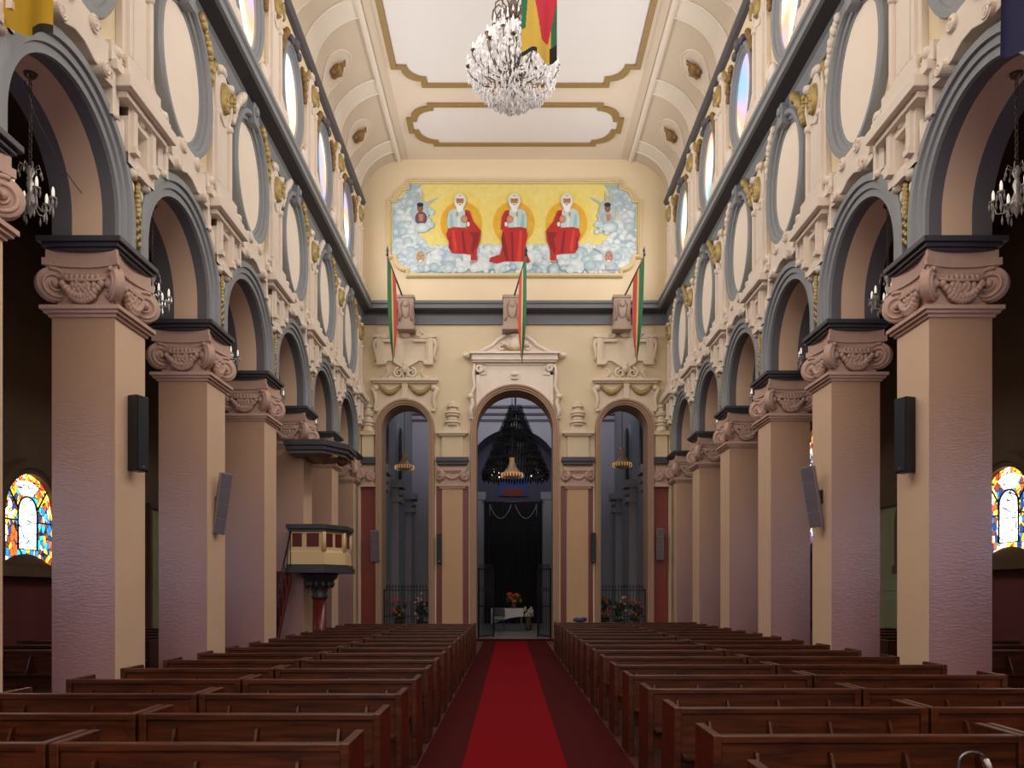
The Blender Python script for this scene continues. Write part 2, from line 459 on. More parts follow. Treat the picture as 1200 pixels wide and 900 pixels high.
# ceiling mouldings
def cove_pt(s, y, t, off=0.0):
    x, z = cove(t); nx, nz = -cos(t) / CX, -sin(t) / CZ; l = sqrt(nx * nx + nz * nz)
    return (s * (x + nx / l * off), y, z + nz / l * off)
for s in (-1, 1):
    T1 = math.acos((3.93 - xin) / CX)
    a = [(3.86, ZC + .02), (3.86, ZC - .09), (3.93, ZC - .13), (4.0, ZC - .11), (4.0, ZC - .0)]
    mb = MB(); mb.loft([[(s * x, y, z) for x, z in a] for y in (YB, DEND)], False, True, 0); trim(mb, M_CEILM)
    # crown line where wall meets cove
    a = [(0, ZTOP - .16), (.10, ZTOP - .12), (.16, ZTOP - .04), (.16, ZTOP + .03), (0, ZTOP + .03)]
    mb = MB(); mb.loft([[(s * (W - x), y, z) for x, z in a] for y in (YB, DEND)], False, True, 0); trim(mb, M_GREYD)
    # ribs over each pier line, and the tear shaped field of each bay
    for k in range(-1, 7):
        yc = py(k) + PT / 2
        mb = MB()
        g = []
        for q in range(15):
            t = T1 * q / 14; hw = 0.30 + 0.22 * (1 - q / 14) ** 3
            g.append((hw, t))
        mb.loft([[cove_pt(s, yc - hw, t, .02), cove_pt(s, yc + hw, t, .02)] for hw, t in g], False, False, 0, True)
        for e in (-1, 1):
            mb.tube([cove_pt(s, yc + e * hw, t, .02) for hw, t in g], 0.035, 6, 0)
        trim(mb, M_CEILM)
    for i in range(-1, 6):
        yc = ay(i)
        mb = MB()
        out = []
        arcL = 1.5  # metres of cove per radian
        for q in range(41):
            a_ = -0.25 * pi + 1.5 * pi * q / 40
            out.append((yc + 0.52 * cos(a_), (0.98 + 0.52 * sin(a_)) / arcL))
        pts = [(yc + 0.13, 0.04), (yc + .22, .16)] + out + [(yc - .22, .16), (yc - 0.13, 0.04)]
        mb.tube([cove_pt(s, y, t, .01) for y, t in pts], 0.026, 6, 0)
        # field inside
        c0 = len(mb.v)
        poly = [cove_pt(s, y, t, .006) for y, t in pts]
        half = len(poly) // 2
        for q in range(half):
            a1, b1, a2, b2 = poly[q], poly[-1 - q], poly[q + 1], poly[-2 - q]
            mb.add([a1, b1, b2, a2], [(0, 1, 2, 3)], 1)
        trim(mb, [M_CEILM, M_CEIL], recalc=False)

def stepped_rect(x0, x1, z0, z1, b, s, n=8):
    """rectangle with small steps and a rounded quarter at each corner (counter clockwise from lower left)"""
    P = []
    def corner(cx, cz, a0, dx, dz):
        q = []
        for i in range(n + 1):
            a = a0 + pi / 2 * i / n
            q.append((cx + (b - s) * cos(a), cz + (b - s) * sin(a)))
        return q
    P += [(x0, z0 + b)] + corner(x0 + b, z0 + b, pi, 1, 1) + [(x0 + b, z0)]
    P += [(x1 - b, z0)] + corner(x1 - b, z0 + b, 1.5 * pi, 1, 1) + [(x1, z0 + b)]
    P += [(x1, z1 - b)] + corner(x1 - b, z1 - b, 0, 1, 1) + [(x1 - b, z1)]
    P += [(x0 + b, z1)] + corner(x0 + b, z1 - b, pi / 2, 1, 1) + [(x0, z1 - b)]
    return P
def framed(x0, x1, z0, z1, b, s, t, fn0, fn1, mb, mf, mp):
    """flat band frame t wide; fn(x,z,level)->3d"""
    o = stepped_rect(x0, x1, z0, z1, b, s); i_ = stepped_rect(x0 + t, x1 - t, z0 + t, z1 - t, b, s)
    mb.loft([[fn0(*o[k]), fn1(*o[k]), fn1(*i_[k]), fn0(*i_[k])] for k in range(len(o))], True, True, mf)
    if mp is not None:
        mb.add([fn0(*p) for p in i_], [list(range(len(i_)))], mp)
def ceilpanel(x0, x1, y0, y1, b, s):
    mb = MB()
    framed(x0, x1, y0, y1, b, s, 0.16, lambda x, y: (x, y, ZC - .012), lambda x, y: (x, y, ZC - .06), mb, 0, 1)
    trim(mb, [M_BRONZE, M_CEILW], recalc=False)
ceilpanel(-3.5, 3.5, 8.0, 22.3, 0.78, 0.28)
ceilpanel(-3.38, 3.38, 23.05, 25.25, 0.72, 0.16)

# cornices
cprof = [(0, ZCOR), (.07, ZCOR), (.07, ZCOR + .30), (.12, ZCOR + .34), (.34, ZCOR + .42), (.40, ZCOR + .44), (.40, ZCOR + .56), (.44, ZCOR + .60), (.44, ZCOR + .68), (.1, ZCOR + .72), (0, ZCOR + .72)]
def cornice(line):
    mb = MB()
    mb.loft([[f(x, z) for x, z in cprof] for f in line], False, True, 0)
    n = len(cprof)
    for q in range(len(mb.f)):
        pass
    # shade of the hollow between frieze and fascia put into the colour
    for q in range(len(line) - 1):
        for e in (3, ): mb.m[q * n + e] = 1
    return trim(mb, [M_GREY, M_IMP], recalc=False)
for s in (-1, 1):
    cornice([lambda x, z, s=s: (s * (W - x), YB, z), lambda x, z, s=s: (s * (W - x), DEND - .0, z)])
endc = cornice([lambda x, z: (-W, DEND - x, z), lambda x, z: (W, DEND - x, z)])
endc.data.materials[0] = mat('end_cornice_shaded', (106, 108, 114), .5, .06, 3)  # grey darkened: the end wall's dimmer light put into the colour

# ------------------------------------------------------------------ ARCHIVOLTS (mouldings around the nave arches)
aprof = [(0.0, 0.0), (0.0, .05), (.09, .05), (.105, .085), (.19, .085), (.205, .125), (.30, .125), (.325, .10), (.33, 0.0)]
def arch_mould(i, side):
    yc = ay(i); zs = ZIMP + STILT
    path = [(-RA, ZIMP, -1, 0), (-RA, zs, -1, 0)]
    for q in range(1, 41):
        a = pi - pi * q / 40; path.append((RA * cos(a), zs + RA * sin(a), cos(a), sin(a)))
    path += [(RA, ZIMP, 1, 0)]
    mb = MB()
    mb.loft([[(side * (W - v), yc + y + ny * u, z + nz * u) for u, v in aprof] for y, z, ny, nz in path], False, True, 0)
    n = len(aprof)
    for q in range(len(path) - 1):
        for e in (1, 3, 5):
            pass
    return trim(mb, M_GREY)
for i in range(-1, 6):
    for s in (-1, 1): arch_mould(i, s)

# ------------------------------------------------------------------ PIERS
def scroll_volute(mb, r, th, m=0):
    """thick scroll lying in the XZ plane (axis along Y), a spiral on both cheeks"""
    mb.lathe([(0, -th * .8), (r * .24, -th * .8), (r * .3, -th * .6), (r * .95, -th * .7), (r, -th * .5), (r * .86, 0), (r, th * .5), (r * .95, th * .7), (r * .3, th * .6), (r * .24, th * .8), (0, th * .8)], 20, (0, 0, 0), m, True, 'y')
    for e in (-1, 1):
        P = []
        for q in range(40):
            a = 2 * pi * 1.8 * q / 39 + 1.2; rr = r * (.92 - .64 * q / 39)
            P.append((rr * cos(a), e * th * .72, rr * sin(a)))
        mb.tube(P, [r * (.13 - .05 * q / 39) for q in range(40)], 6, m)
        mb.ball((0, e * th * .8, 0), r * .25, 8, 6, m)
mbv = MB(); scroll_volute(mbv, 0.215, 0.085)
ME_VOL = mbv.mesh('volute', M_CAPI)
def frustum(mb, a0, a1, z0, z1, m=0):
    mb.add([(-a0, -a0, z0), (a0, -a0, z0), (a0, a0, z0), (-a0, a0, z0), (-a1, -a1, z1), (a1, -a1, z1), (a1, a1, z1), (-a1, a1, z1)],
           [(0, 3, 2, 1), (4, 5, 6, 7), (0, 1, 5, 4), (1, 2, 6, 5), (2, 3, 7, 6), (3, 0, 4, 7)], m)
def make_pier(name, label):
    """origin at base centre; local +X face looks into the nave"""
    t = thing(name, label, 'pillar', group='square pillars of the nave arcade', kind='thing')
    a = PT / 2
    mb = MB()
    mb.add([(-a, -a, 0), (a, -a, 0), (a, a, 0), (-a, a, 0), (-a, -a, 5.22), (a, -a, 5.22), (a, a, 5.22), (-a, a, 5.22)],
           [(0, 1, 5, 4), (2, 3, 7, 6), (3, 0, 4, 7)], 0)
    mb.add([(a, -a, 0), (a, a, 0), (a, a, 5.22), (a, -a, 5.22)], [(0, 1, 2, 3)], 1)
    mb.build('shaft', [M_PIERF, M_PIERN], t, recalc=False)  # only the nave face stays plain tan; the others carry painted shading
    mb = MB()
    for (e, z0, z1) in ((.03, 5.20, 5.24), (.07, 5.24, 5.28), (.105, 5.28, 5.33)):
        frustum(mb, a + e, a + e, z0, z1)
    mb.build('necking', M_CAPI, t)
    cap = MB()
    frustum(cap, a - .05, a - .04, 5.32, 5.5); frustum(cap, a - .04, a + .02, 5.5, 5.76)
    # abacus with hollow sides
    def hollow(e, dip, z0, z1):
        P = []
        for q in range(4):
            ang = q * pi / 2
            for k in range(9):
                u = -1 + 2 * k / 8
                y = u * (a + e) * .97; x = a + e - dip * (1 - u * u)
                P.append((x * cos(ang) - y * sin(ang), x * sin(ang) + y * cos(ang)))
        cap.prism(P, z0, z1, 'z')
    hollow(.05, .10, 5.78, 5.85); hollow(.09, .11, 5.85, 5.94); hollow(.06, .08, 5.94, 6.05)
    for q in range(4):
        M = Matrix.Rotation(q * pi / 2, 4, 'Z'); st = len(cap.v)
        # egg and leaf relief with a swag between the volutes
        for k in range(7): cap.ball((a + .03, -.2 + .4 * k / 6, 5.70), (.03, .026, .05), 6, 5)
        for k in range(13):
            u = -1 + 2 * k / 12
            cap.ball((a + .035, .25 * u, 5.62 - .17 * (1 - u * u)), (.055, .045, .05), 7, 5)
            if abs(u) < .7: cap.ball((a + .03, .22 * u, 5.55 - .14 * (1 - u * u)), (.045, .04, .05), 7, 5)
        for k in range(16):
            th = pi + pi * (k + .5) / 16; r_ = .05 + .11 * ((k * 7) % 5) / 4
            cap.ball((a + .02, r_ * 1.2 * cos(th), 5.64 + r_ * sin(th)), (.05, .04, .05), 6, 5)
        cap.tube([(a + .03, -.3, 5.69), (a + .045, -.15, 5.665), (a + .05, 0, 5.66), (a + .045, .15, 5.665), (a + .03, .3, 5.69)], .022, 6)
        cap.xf(M, st)
    co = cap.build('capital', M_CAPI, t)
    for q in range(4):
        v = bpy.data.objects.new('volute', ME_VOL); C.objects.link(v); v.parent = co
        ang = q * pi / 2 + pi / 4; rr = a * 1.414 - .02
        v.location = (rr * cos(ang), rr * sin(ang), 5.62); v.rotation_euler = (0, 0, ang)
    mb = MB()
    for (e, z0, z1) in ((.05, 6.04, 6.08), (.09, 6.08, 6.13), (.135, 6.13, 6.2)):
        frustum(mb, a + e, a + e, z0, z1)
    mb.build('impost', M_IMP, t, bevel=.008)
    return t
SIDE = {-1: 'left', 1: 'right'}
PNOTE = {(-1, 0): 'at the left edge of the picture', (1, 1): 'carrying a tall black speaker', (-1, 1): 'carrying a tall black speaker',
         (-1, 2): 'carrying a tilted grey speaker', (1, 2): 'carrying a tilted grey speaker', (-1, 4): 'behind the pulpit'}
def pier_label(s, k):
    n = PNOTE.get((s, k))
    if n: return 'square tan pillar shaded mauve on the %s, %s' % (SIDE[s], n)
    if k == 6: return 'last square pillar on the %s, next to the red end wall strip' % SIDE[s]
    return 'square tan pillar shaded mauve, %s of the whole ones on the %s' % (ORD[k - 1], SIDE[s])
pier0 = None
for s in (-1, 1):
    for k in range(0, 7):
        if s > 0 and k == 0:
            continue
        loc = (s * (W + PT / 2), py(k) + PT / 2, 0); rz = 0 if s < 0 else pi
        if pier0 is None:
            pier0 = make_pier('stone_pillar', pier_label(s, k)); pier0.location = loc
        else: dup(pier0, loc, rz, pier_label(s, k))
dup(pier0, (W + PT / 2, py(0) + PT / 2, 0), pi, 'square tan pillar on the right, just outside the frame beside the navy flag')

# ------------------------------------------------------------------ STUCCO ORNAMENT OF THE NAVE WALLS (local: +X out of wall)
def sweep_ellipse(mb, rx, rz, prof, m=0, n=72, zc=0.0):
    secs = []
    for k in range(n):
        t = 2 * pi * k / n; c_, s_ = cos(t), sin(t)
        secs.append([(v, (rx + u) * c_, zc + (rz + u) * s_) for u, v in prof])
    mb.loft(secs, True, True, m, False)
def flat_ellipse(mb, rx, rz, x, m=0, n=56):
    mb.add([(x, rx * cos(2 * pi * k / n), rz * sin(2 * pi * k / n)) for k in range(n)], [list(range(n))], m)
def garland(mb, pts, r, n=9, m=0):
    for q in range(n):
        u = q / (n - 1) * (len(pts) - 1); i = min(int(u), len(pts) - 2); f = u - i
        p = [pts[i][k] * (1 - f) + pts[i + 1][k] * f for k in range(3)]
        rr = r * (0.75 + 0.5 * random.random())
        mb.ball(p, (rr, rr * 1.1, rr * 1.3), 6, 5, m)
oprof = [(0, 0), (0, .025), (.05, .035), (.055, .075), (.12, .085), (.125, .12), (.15, .16), (.22, .16), (.24, .12), (.25, 0)]
def make_oval(label):
    t = thing('blind_oval', label, 'wall panel', group='blank oval panels over the nave arches')
    mb = MB(); flat_ellipse(mb, .74, 1.0, .012); mb.build('oval_panel', M_OVAL, t)
    mb = MB(); sweep_ellipse(mb, .72, .98, oprof); mb.build('oval_frame', M_GREY, t)
    mb = MB(); mb.prism([(-.10, 1.0), (.10, 1.0), (.15, 1.3), (.08, 1.4), (-.08, 1.4), (-.15, 1.3)], 0, .2)
    mb.ball((.2, 0, 1.26), (.06, .09, .1)); mb.build('keystone', M_GREY, t)
    for e in (-1, 1):
        mb = MB()
        garland(mb, [(.14, e * .52, 1.22), (.14, e * .74, 1.02), (.12, e * .92, .74), (.1, e * .97, .5)], .075, 12)
        mb.tube([(.12, e * .50, 1.24), (.13, e * .72, 1.0), (.1, e * .93, .7), (.08, e * .98, .45)], [.05, .06, .05, .02], 6)
        mb.build('garland', M_GOLD if e > 0 else M_STUC, t)
    return t
def mask(mb, z, m=0, s=1.0):
    mb.ball((.14, 0, z), (.11 * s, .17 * s, .27 * s), 14, 10, m)
    mb.ball((.25, 0, z - .02), (.045, .03, .07), 8, 6, m)      # nose
    for e in (-1, 1):
        mb.ball((.215, e * .065, z + .06), (.03, .035, .022), 8, 6, m)
        mb.ball((.21, e * .075, z - .06), (.035, .045, .05), 8, 6, m)
        mb.tube([(.19, e * .13, z + .16), (.2, e * .07, z + .11), (.2, e * .02, z + .10)], .016, 5, m)
    mb.ball((.215, 0, z - .13), (.03, .05, .022), 8, 6, m)
    mb.ball((.19, 0, z - .2), (.05, .07, .06), 8, 6, m)
def make_pilaster(name, label, group, h, slab):
    """strip between two ovals with a gilt mask; origin at slab underside"""
    t = thing(name, label, 'wall pilaster', group=group)
    mb = MB()
    a = slab
    mb.box(0, .24, -a + .1, a - .1, 0, .08); mb.box(0, .33, -a, a, .08, .24); mb.box(0, .28, -a + .06, a - .06, .24, .34)
    mb.box(0, .20, -.46, .46, .34, .62)
    mb.build('console', M_STUC, t, bevel=.012)
    mb = MB()
    mb.box(0, .10, -.40, .40, .62, h); mb.box(.08, .16, -.33, -.25, .66, h - .5); mb.box(.08, .16, .25, .33, .66, h - .5)
    mb.box(.08, .13, -.17, .17, .74, h - .62); mb.box(.08, .16, -.33, .33, .62, .70)
    mb.build('strip', M_STUC, t, bevel=.01)
    zm = h - .12
    mb = MB()
    P = []
    for q in range(28):
        a_ = 2 * pi * q / 28; w = 1 + .07 * cos(5 * a_)
        P.append((.28 * cos(a_) * w, zm + .42 * sin(a_) * w))
    mb.prism(P, 0, .13)
    for e in (-1, 1):
        mb.lathe([(0, .2), (.06, .2), (.08, .12), (.08, 0), (0, 0)], 10, (0, e * .27, zm + .34), 0, True, 'x')
        mb.lathe([(0, .19), (.05, .19), (.07, .12), (.07, 0), (0, 0)], 10, (0, e * .25, zm - .38), 0, True, 'x')
        mb.tube([(.1, e * .30, zm + .3), (.12, e * .36, zm), (.1, e * .28, zm - .34), (.08, e * .1, zm - .52)], .04, 6)
    mb.ball((.1, 0, zm + .48), (.08, .16, .08), 8, 6)
    md = mb.build('medallion', M_STUC, t)
    mb = MB(); mask(mb, zm); mb.build('gilt_mask', M_GOLD, md)
    for e in (-1, 1):
        mb = MB(); garland(mb, [(.14, e * .42, zm + .30), (.12, e * .50, zm + .12)], .055, 4); mb.build('fruit', M_GOLD, md)
    return t
def make_strap(label):
    """pierced frame with scrolls and a gilt rope drop, above each pier; origin at impost top"""
    t = thing('strapwork_panel', label, 'plaster ornament', group='pierced strapwork panels above the pillars')
    mb = MB()
    z0, z1 = 1.02, 1.76
    mb.box(0, .15, -.36, -.17, z0, z1); mb.box(0, .15, .17, .36, z0, z1); mb.box(0, .15, -.36, .36, z1 - .14, z1); mb.box(0, .15, -.36, .36, z0, z0 + .14)
    mb.box(0, .02, -.4, .4, z0 - .02, z1)
    for e in (-1, 1):
        mb.box(0, .20, e * .26 - .05, e * .26 + .05, z0 + .2, z1 + .02)
        mb.box(0, .23, e * .26 - .065, e * .26 + .065, z0 + .14, z0 + .22)
        mb.lathe([(0, -.07), (.06, -.07), (.07, 0), (.06, .07), (0, .07)], 10, (.1, e * .17, z0 - .05), 0, True, 'y')
        mb.tube([(.08, e * .40, z0 + .5), (.1, e * .44, z0 + .3), (.09, e * .40, z0 + .1)], .04, 6)
    mb.ball((.12, 0, z1), (.08, .14, .1), 8, 6); mb.box(0, .19, -.14, .14, z0 - .06, z0 + .04)
    mb.build('frame', M_STUC, t)
    mb = MB()
    mb.prism([(-.17, 1.0), (.17, 1.0), (.12, .7), (.09, .45), (0, .1), (-.09, .45), (-.12, .7)], 0, .05)
    for e in (-1, 1): mb.ball((.06, e * .12, .82), (.05, .05, .09), 8, 6); mb.ball((.06, e * .10, .62), (.04, .04, .07), 8, 6)
    mb.build('drop_plate', M_STUC, t)
    mb = MB()
    P, R = [], []
    for q in range(33):
        P.append((.09, .012 * sin(q * 1.6), .98 - .5 * q / 32)); R.append(.036 + .012 * (q % 2))
    mb.tube(P, R, 7)
    for q in range(7): mb.ball((.08, .03 * (-1) ** q, .46 - .055 * q), (.05, .05 - .005 * q, .045), 7, 5)
    mb.build('gilt_rope', M_GOLD, t)
    return t
def make_cart(label):
    """cartouche between arch crown and oval; origin at arch centre, archivolt crown height"""
    t = thing('plaster_cartouche', label, 'plaster ornament', group='plaster cartouches above the arch crowns')
    mb = MB()
    P = [(-.62, .12), (-.5, .02), (-.3, .02), (-.1, .10), (.1, .10), (.3, .02), (.5, .02), (.62, .12), (.62, .44), (.4, .44), (.34, .52), (-.34, .52), (-.4, .44), (-.62, .44)]
    mb.prism(P, 0, .17)
    mb.build('plaque', M_STUC, t, bevel=.012)
    for e in (-1, 1):
        for (y, z, r, w) in ((e * .26, .43, .10, .13), (e * .46, .03, .09, .16)):
            mb = MB()
            d = .2 if z > .3 else .23
            P = [(y + r * cos(2 * pi * q / 18), z + r * sin(2 * pi * q / 18)) for q in range(18)]
            mb.prism(P, 0, d)
            mb.tube([(d, y + r * (.88 - .62 * q / 22) * cos(.5 * q * e), z + r * (.88 - .62 * q / 22) * sin(.5 * q * e)) for q in range(23)], .02, 5)
            mb.ball((d, y, z), r * .26, 8, 6)
            mb.prism([(y, z - r * .9), (y + e * w * 1.6, z - r * .5), (y + e * w * 1.8, z + r * .1), (y, z + r * .9)], 0, d - .06)
            mb.build('scroll', M_STUC, t)
    for e in (-1, 1):
        mb = MB()
        mb.box(0, .16, *sorted((e * .70, e * 1.0)), .32, .56); mb.box(0, .22, *sorted((e * .72, e * .98)), .22, .34)
        mb.box(0, .12, *sorted((e * .74, e * .96)), -.30, .24); mb.box(0, .16, *sorted((e * .72, e * .80)), -.34, .24)
        mb.prism([(e * .74, -.28), (e * 1.02, -.28), (e * 1.02, -.5), (e * .96, -.55)], 0, .12)
        mb.lathe([(0, .2), (.05, .2), (.08, .14), (.08, 0), (0, 0)], 10, (0, e * .85, .5), 0, True, 'x')
        mb.ball((.13, e * .82, -.3), (.06, .06, .06), 8, 6)
        b = mb.build('bracket', M_STUC, t)
        mb = MB(); garland(mb, [(.14, e * .98, .5), (.14, e * 1.0, .2)], .045, 4); mb.build('gilt_leaf', M_GOLD, b)
    return t
ov = pi_ = st_ = ca = pu = None
ZO = 9.62
for s in (-1, 1):
    rz = 0 if s < 0 else pi; X = s * W
    for i in range(0, 6):
        o_ = ORD[i]; S = SIDE[s]
        lab = 'blank cream oval panel in grey frame above %s arch from camera, %s wall' % (o_, S)
        loc = (X, ay(i), ZO)
        if ov is None: ov = make_oval(lab); ov.location = loc
        else: dup(ov, loc, rz, lab)
        lab = 'cream scrolled plaster cartouche between arch and oval, %s bay from camera, %s wall' % (o_, S)
        loc = (X, ay(i), ZIMP + STILT + RO)
        if ca is None: ca = make_cart(lab); ca.location = loc
        else: dup(ca, loc, rz, lab)
    for k in range(0, 7):
        o_ = ORD[k]; yk = py(k) + PT / 2
        lab = 'cream lower wall strip with gilt mask, %s from camera, %s wall below cornice' % (o_, S)
        loc = (X, yk, 7.93)
        if pi_ is None: pi_ = make_pilaster('wall_pilaster', lab, 'cream strips with gilt masks between lower ovals', 2.36, .66); pi_.location = loc
        else: dup(pi_, loc, rz, lab)
        lab = 'pierced cream strapwork panel with gilt rope, above %s pillar from camera, %s wall' % (o_, S)
        loc = (X, yk, ZIMP)
        if st_ is None: st_ = make_strap(lab); st_.location = loc
        else: dup(st_, loc, rz, lab)
    for k in range(1, 7):
        o_ = ORD[k - 1]; yk = py(k) + PT / 2
        lab = 'cream upper wall strip with gilt mask, %s from camera, %s wall above cornice' % (o_, S)
        loc = (X, yk, ZCOR + .72)
        if pu is None: pu = make_pilaster('wall_pilaster', lab, 'cream strips with gilt masks between upper windows', 2.75, .60); pu.location = loc
        else: dup(pu, loc, rz, lab)

# clerestory windows
WN = [0]
uprof = [(0, 0), (0, .015), (.04, .02), (.05, .035), (.11, .045), (.115, .065), (.14, .09), (.2, .09), (.22, .07), (.24, 0)]
mfr = MB(); sweep_ellipse(mfr, .62, .93, uprof); ME_UF = mfr.mesh('frame', M_GREY)
mfr = MB(); sweep_ellipse(mfr, .62, .93, [(0, -.10), (0, -.005), (.02, -.005), (.02, -.10)]); ME_UR = mfr.mesh('reveal', mat('window_reveal', (170, 164, 172), .5))
mgl = MB(); flat_ellipse(mgl, .635, .945, -.05); ME_UG = mgl.mesh('pane', M_GLU)
mk = MB(); mk.ball((.1, 0, 1.2), (.12, .16, .13), 8, 6); mk.ball((.1, -.28, 1.12), (.08, .14, .1), 8, 6); mk.ball((.1, .28, 1.12), (.08, .14, .1), 8, 6)
ME_UK = mk.mesh('keystone', M_GREYD)
ms = MB()
for e in (-1, 1):
    ms.ball((.08, e * .75, -1.0), (.1, .2, .22), 8, 6); ms.ball((.06, e * .45, -1.28), (.1, .14, .16), 8, 6)
    ms.tube([(.05, e * 1.0, -.6), (.1, e * .95, -.9), (.08, e * .7, -1.3), (.05, e * .3, -1.45)], .06, 6)
ms.ball((.08, 0, -1.3), (.1, .2, .12), 8, 6)
ME_US = ms.mesh('shell_ornament', M_STUC)
mg_ = MB()
for e in (-1, 1): garland(mg_, [(.1, e * .62, 1.05), (.1, e * .85, .8), (.08, e * .92, .5)], .07, 8)
ME_UGA = mg_.mesh('garland', M_GOLDD)
for s in (-1, 1):
    for i in ARCHES:
        WN[0] += 1
        w = bpy.data.objects.new('window_%d' % WN[0], ME_UG); C.objects.link(w); struct(w)
        w.location = (s * W, ay(i), 13.1); w.rotation_euler = (0, 0, 0 if s < 0 else pi)
        for nm, me in (('window_frame', ME_UF), ('reveal', ME_UR)) + ((('keystone', ME_UK), ('shell_ornament', ME_US), ('garland', ME_UGA)) if i >= 0 else ()):
            c = bpy.data.objects.new(nm, me); C.objects.link(c); c.parent = w

# gilt shells on the cove
mb = MB()
mb.ball((.05, 0, 0), (.09, .15, .18), 10, 8)
for e in range(-2, 3):
    mb.tube([(.1, e * .05, -.12), (.15, e * .08, .05), (.1, e * .05, .2)], [.04, .045, .02], 6)
mb.tube([(.06, 0, .15), (.12, .03, .26), (.06, .0, .36)], [.05, .05, .01], 6)
for e in (-1, 1): mb.ball((.08, e * .1, -.12), (.07, .08, .08), 8, 6)
ME_SH = mb.mesh('gilt_shell', M_GOLDD)
for s in (-1, 1):
    for i in range(0, 6):
        o = bpy.data.objects.new('gilt_shell', ME_SH); C.objects.link(o)
        t = 0.98 / 1.5
        p = cove_pt(s, ay(i), t, 0.0); o.location = p
        x, z = cos(t) / CX, sin(t) / CZ
        ang = math.atan2(z, x)
        o.rotation_euler = (0, ang if s < 0 else ang, 0 if s < 0 else pi)
        tag(o, 'small gilt shell ornament in cove tear, %s from camera, %s side' % (ORD[i], SIDE[s]), 'ceiling ornament', 'gilt shells in the ceiling cove')

# ------------------------------------------------------------------ AISLE WINDOWS
M_GLB = glass_mat('stained_glass_blue', [(150, 160, 255), (235, 235, 255), (190, 170, 240), (90, 120, 230), (250, 235, 245)], 8.5, 4.5, lead=0.05)
def aisle_window(s, yc, z0, zs, r, blue=False):
    WN[0] += 1
    X = s * (AW - .02)
    ex = -s
    n = 20
    pane = MB()
    P = [(yc - r, z0)] + [(yc - r + 2 * r * q / 12, z0 + .22 * sin(pi * q / 12)) for q in range(1, 12)] + [(yc + r, z0), (yc + r, zs)] + [(yc + r * cos(pi * q / n), zs + r * sin(pi * q / n)) for q in range(1, n)] + [(yc - r, zs)]
    pane.add([(X, p[0], p[1]) for p in P], [list(range(len(P)))], 0)
    # light central lancet and amber outer border as flat glass fields a few mm forward
    rl = r * .36
    zt = zs + r * .1
    L = [(yc - rl, z0 + .3), (yc + rl, z0 + .3), (yc + rl, zt)] + [(yc + rl * cos(pi * q / 10), zt + rl * sin(pi * q / 10)) for q in range(1, 10)] + [(yc - rl, zt)]
    pane.add([(X + ex * .004, p[0], p[1]) for p in L], [list(range(len(L)))], 1)
    rb = r * .93
    A = [(yc + r * cos(pi * q / n), zs + r * sin(pi * q / n)) for q in range(n + 1)]; B = [(yc + rb * .9 * cos(pi * q / n), zs + rb * .9 * sin(pi * q / n)) for q in range(n + 1)]
    pane.loft([[(X + ex * .004, *A[q]), (X + ex * .004, *B[q])] for q in range(n + 1)], False, False, 2)
    fan = [(yc - rl * .6, zt + rl + .02), (yc + rl * .6, zt + rl + .02), (yc + r * .5, zs + r * .8), (yc, zs + r * .9), (yc - r * .5, zs + r * .8)]
    pane.add([(X + ex * .003, p[0], p[1]) for p in fan], [list(range(5))], 1)
    w = struct(pane.build('window_%d' % WN[0], [M_GLB if blue else M_GLA, M_GLW, M_GLG], recalc=False))
    ld = MB()
    xx = X + ex * .02
    ld.tube([(xx, p[0], p[1]) for p in L], .022, 4, 0, True)
    ld.tube([(xx, yc - rl, zt + .05), (xx, yc - r * .75, zs + r * .66)], .02, 4); ld.tube([(xx, yc + rl, zt + .05), (xx, yc + r * .75, zs + r * .66)], .02, 4)
    ld.tube([(xx, yc - r, zs - .1), (xx, yc - rl, zs - .1)], .015, 4); ld.tube([(xx, yc + r, zs - .1), (xx, yc + rl, zs - .1)], .015, 4)
    ld.build('lead_bar', M_IRON, w)
    fr = MB()
    out = [(yc - r, z0 - .1, -1, 0), (yc - r, zs, -1, 0)] + [(yc + r * cos(pi - pi * q / 24), zs + r * sin(pi - pi * q / 24), cos(pi - pi * q / 24), sin(pi - pi * q / 24)) for q in range(1, 25)] + [(yc + r, z0 - .1, 1, 0)]
    prof = [(0, 0), (0, .12), (.08, .12), (.12, .18), (.26, .18), (.3, 0)]
    fr.loft([[(X + ex * v, y + ny * u, z + nz * u) for u, v in prof] for y, z, ny, nz in out], False, True, 0)
    fr.box(*sorted((X, X + ex * .22)), yc - r - .3, yc + r + .3, z0 - .22, z0 - .02)
    fr.build('window_frame', M_AISLE, w)
    return w
for s in (-1, 1):
    for i in range(-3, 4):
        aisle_window(s, ay(i) - .08, 2.38 - (.2 if s < 0 else .06), 3.32 - (.2 if s < 0 else .06), .80, i < 1)
aisle_window(1, ay(5), 3.1, 5.9, .85)
# aisle doors
for n_, (s, ya, yb) in enumerate(((-1, 19.55, 21.9), (1, 18.4, 20.7))):
    X = s * AW
    mb = MB().box(*sorted((X, X - s * .06)), ya, yb, 0, 3.8)
    d = struct(mb.build('door_%d' % (n_ + 1), M_DOORG))
    fr = MB()
    for a, b in ((ya - .12, ya), (yb, yb + .12)): fr.box(*sorted((X, X - s * .14)), a, b, 0, 3.92)
    fr.box(*sorted((X, X - s * .14)), ya, yb, 3.8, 3.92)
    fr.build('door_frame', M_AISLE, d)
    for q in range(2):
        a = ya + .15 + q * (yb - ya) / 2; b = a + (yb - ya) / 2 - .3
        for z0, z1 in ((.2, 1.5), (1.7, 3.6)):
            MB().box(*sorted((X - s * .06, X - s * .085)), a, b, z0, z1).build('door_panel', M_DOORG, d)

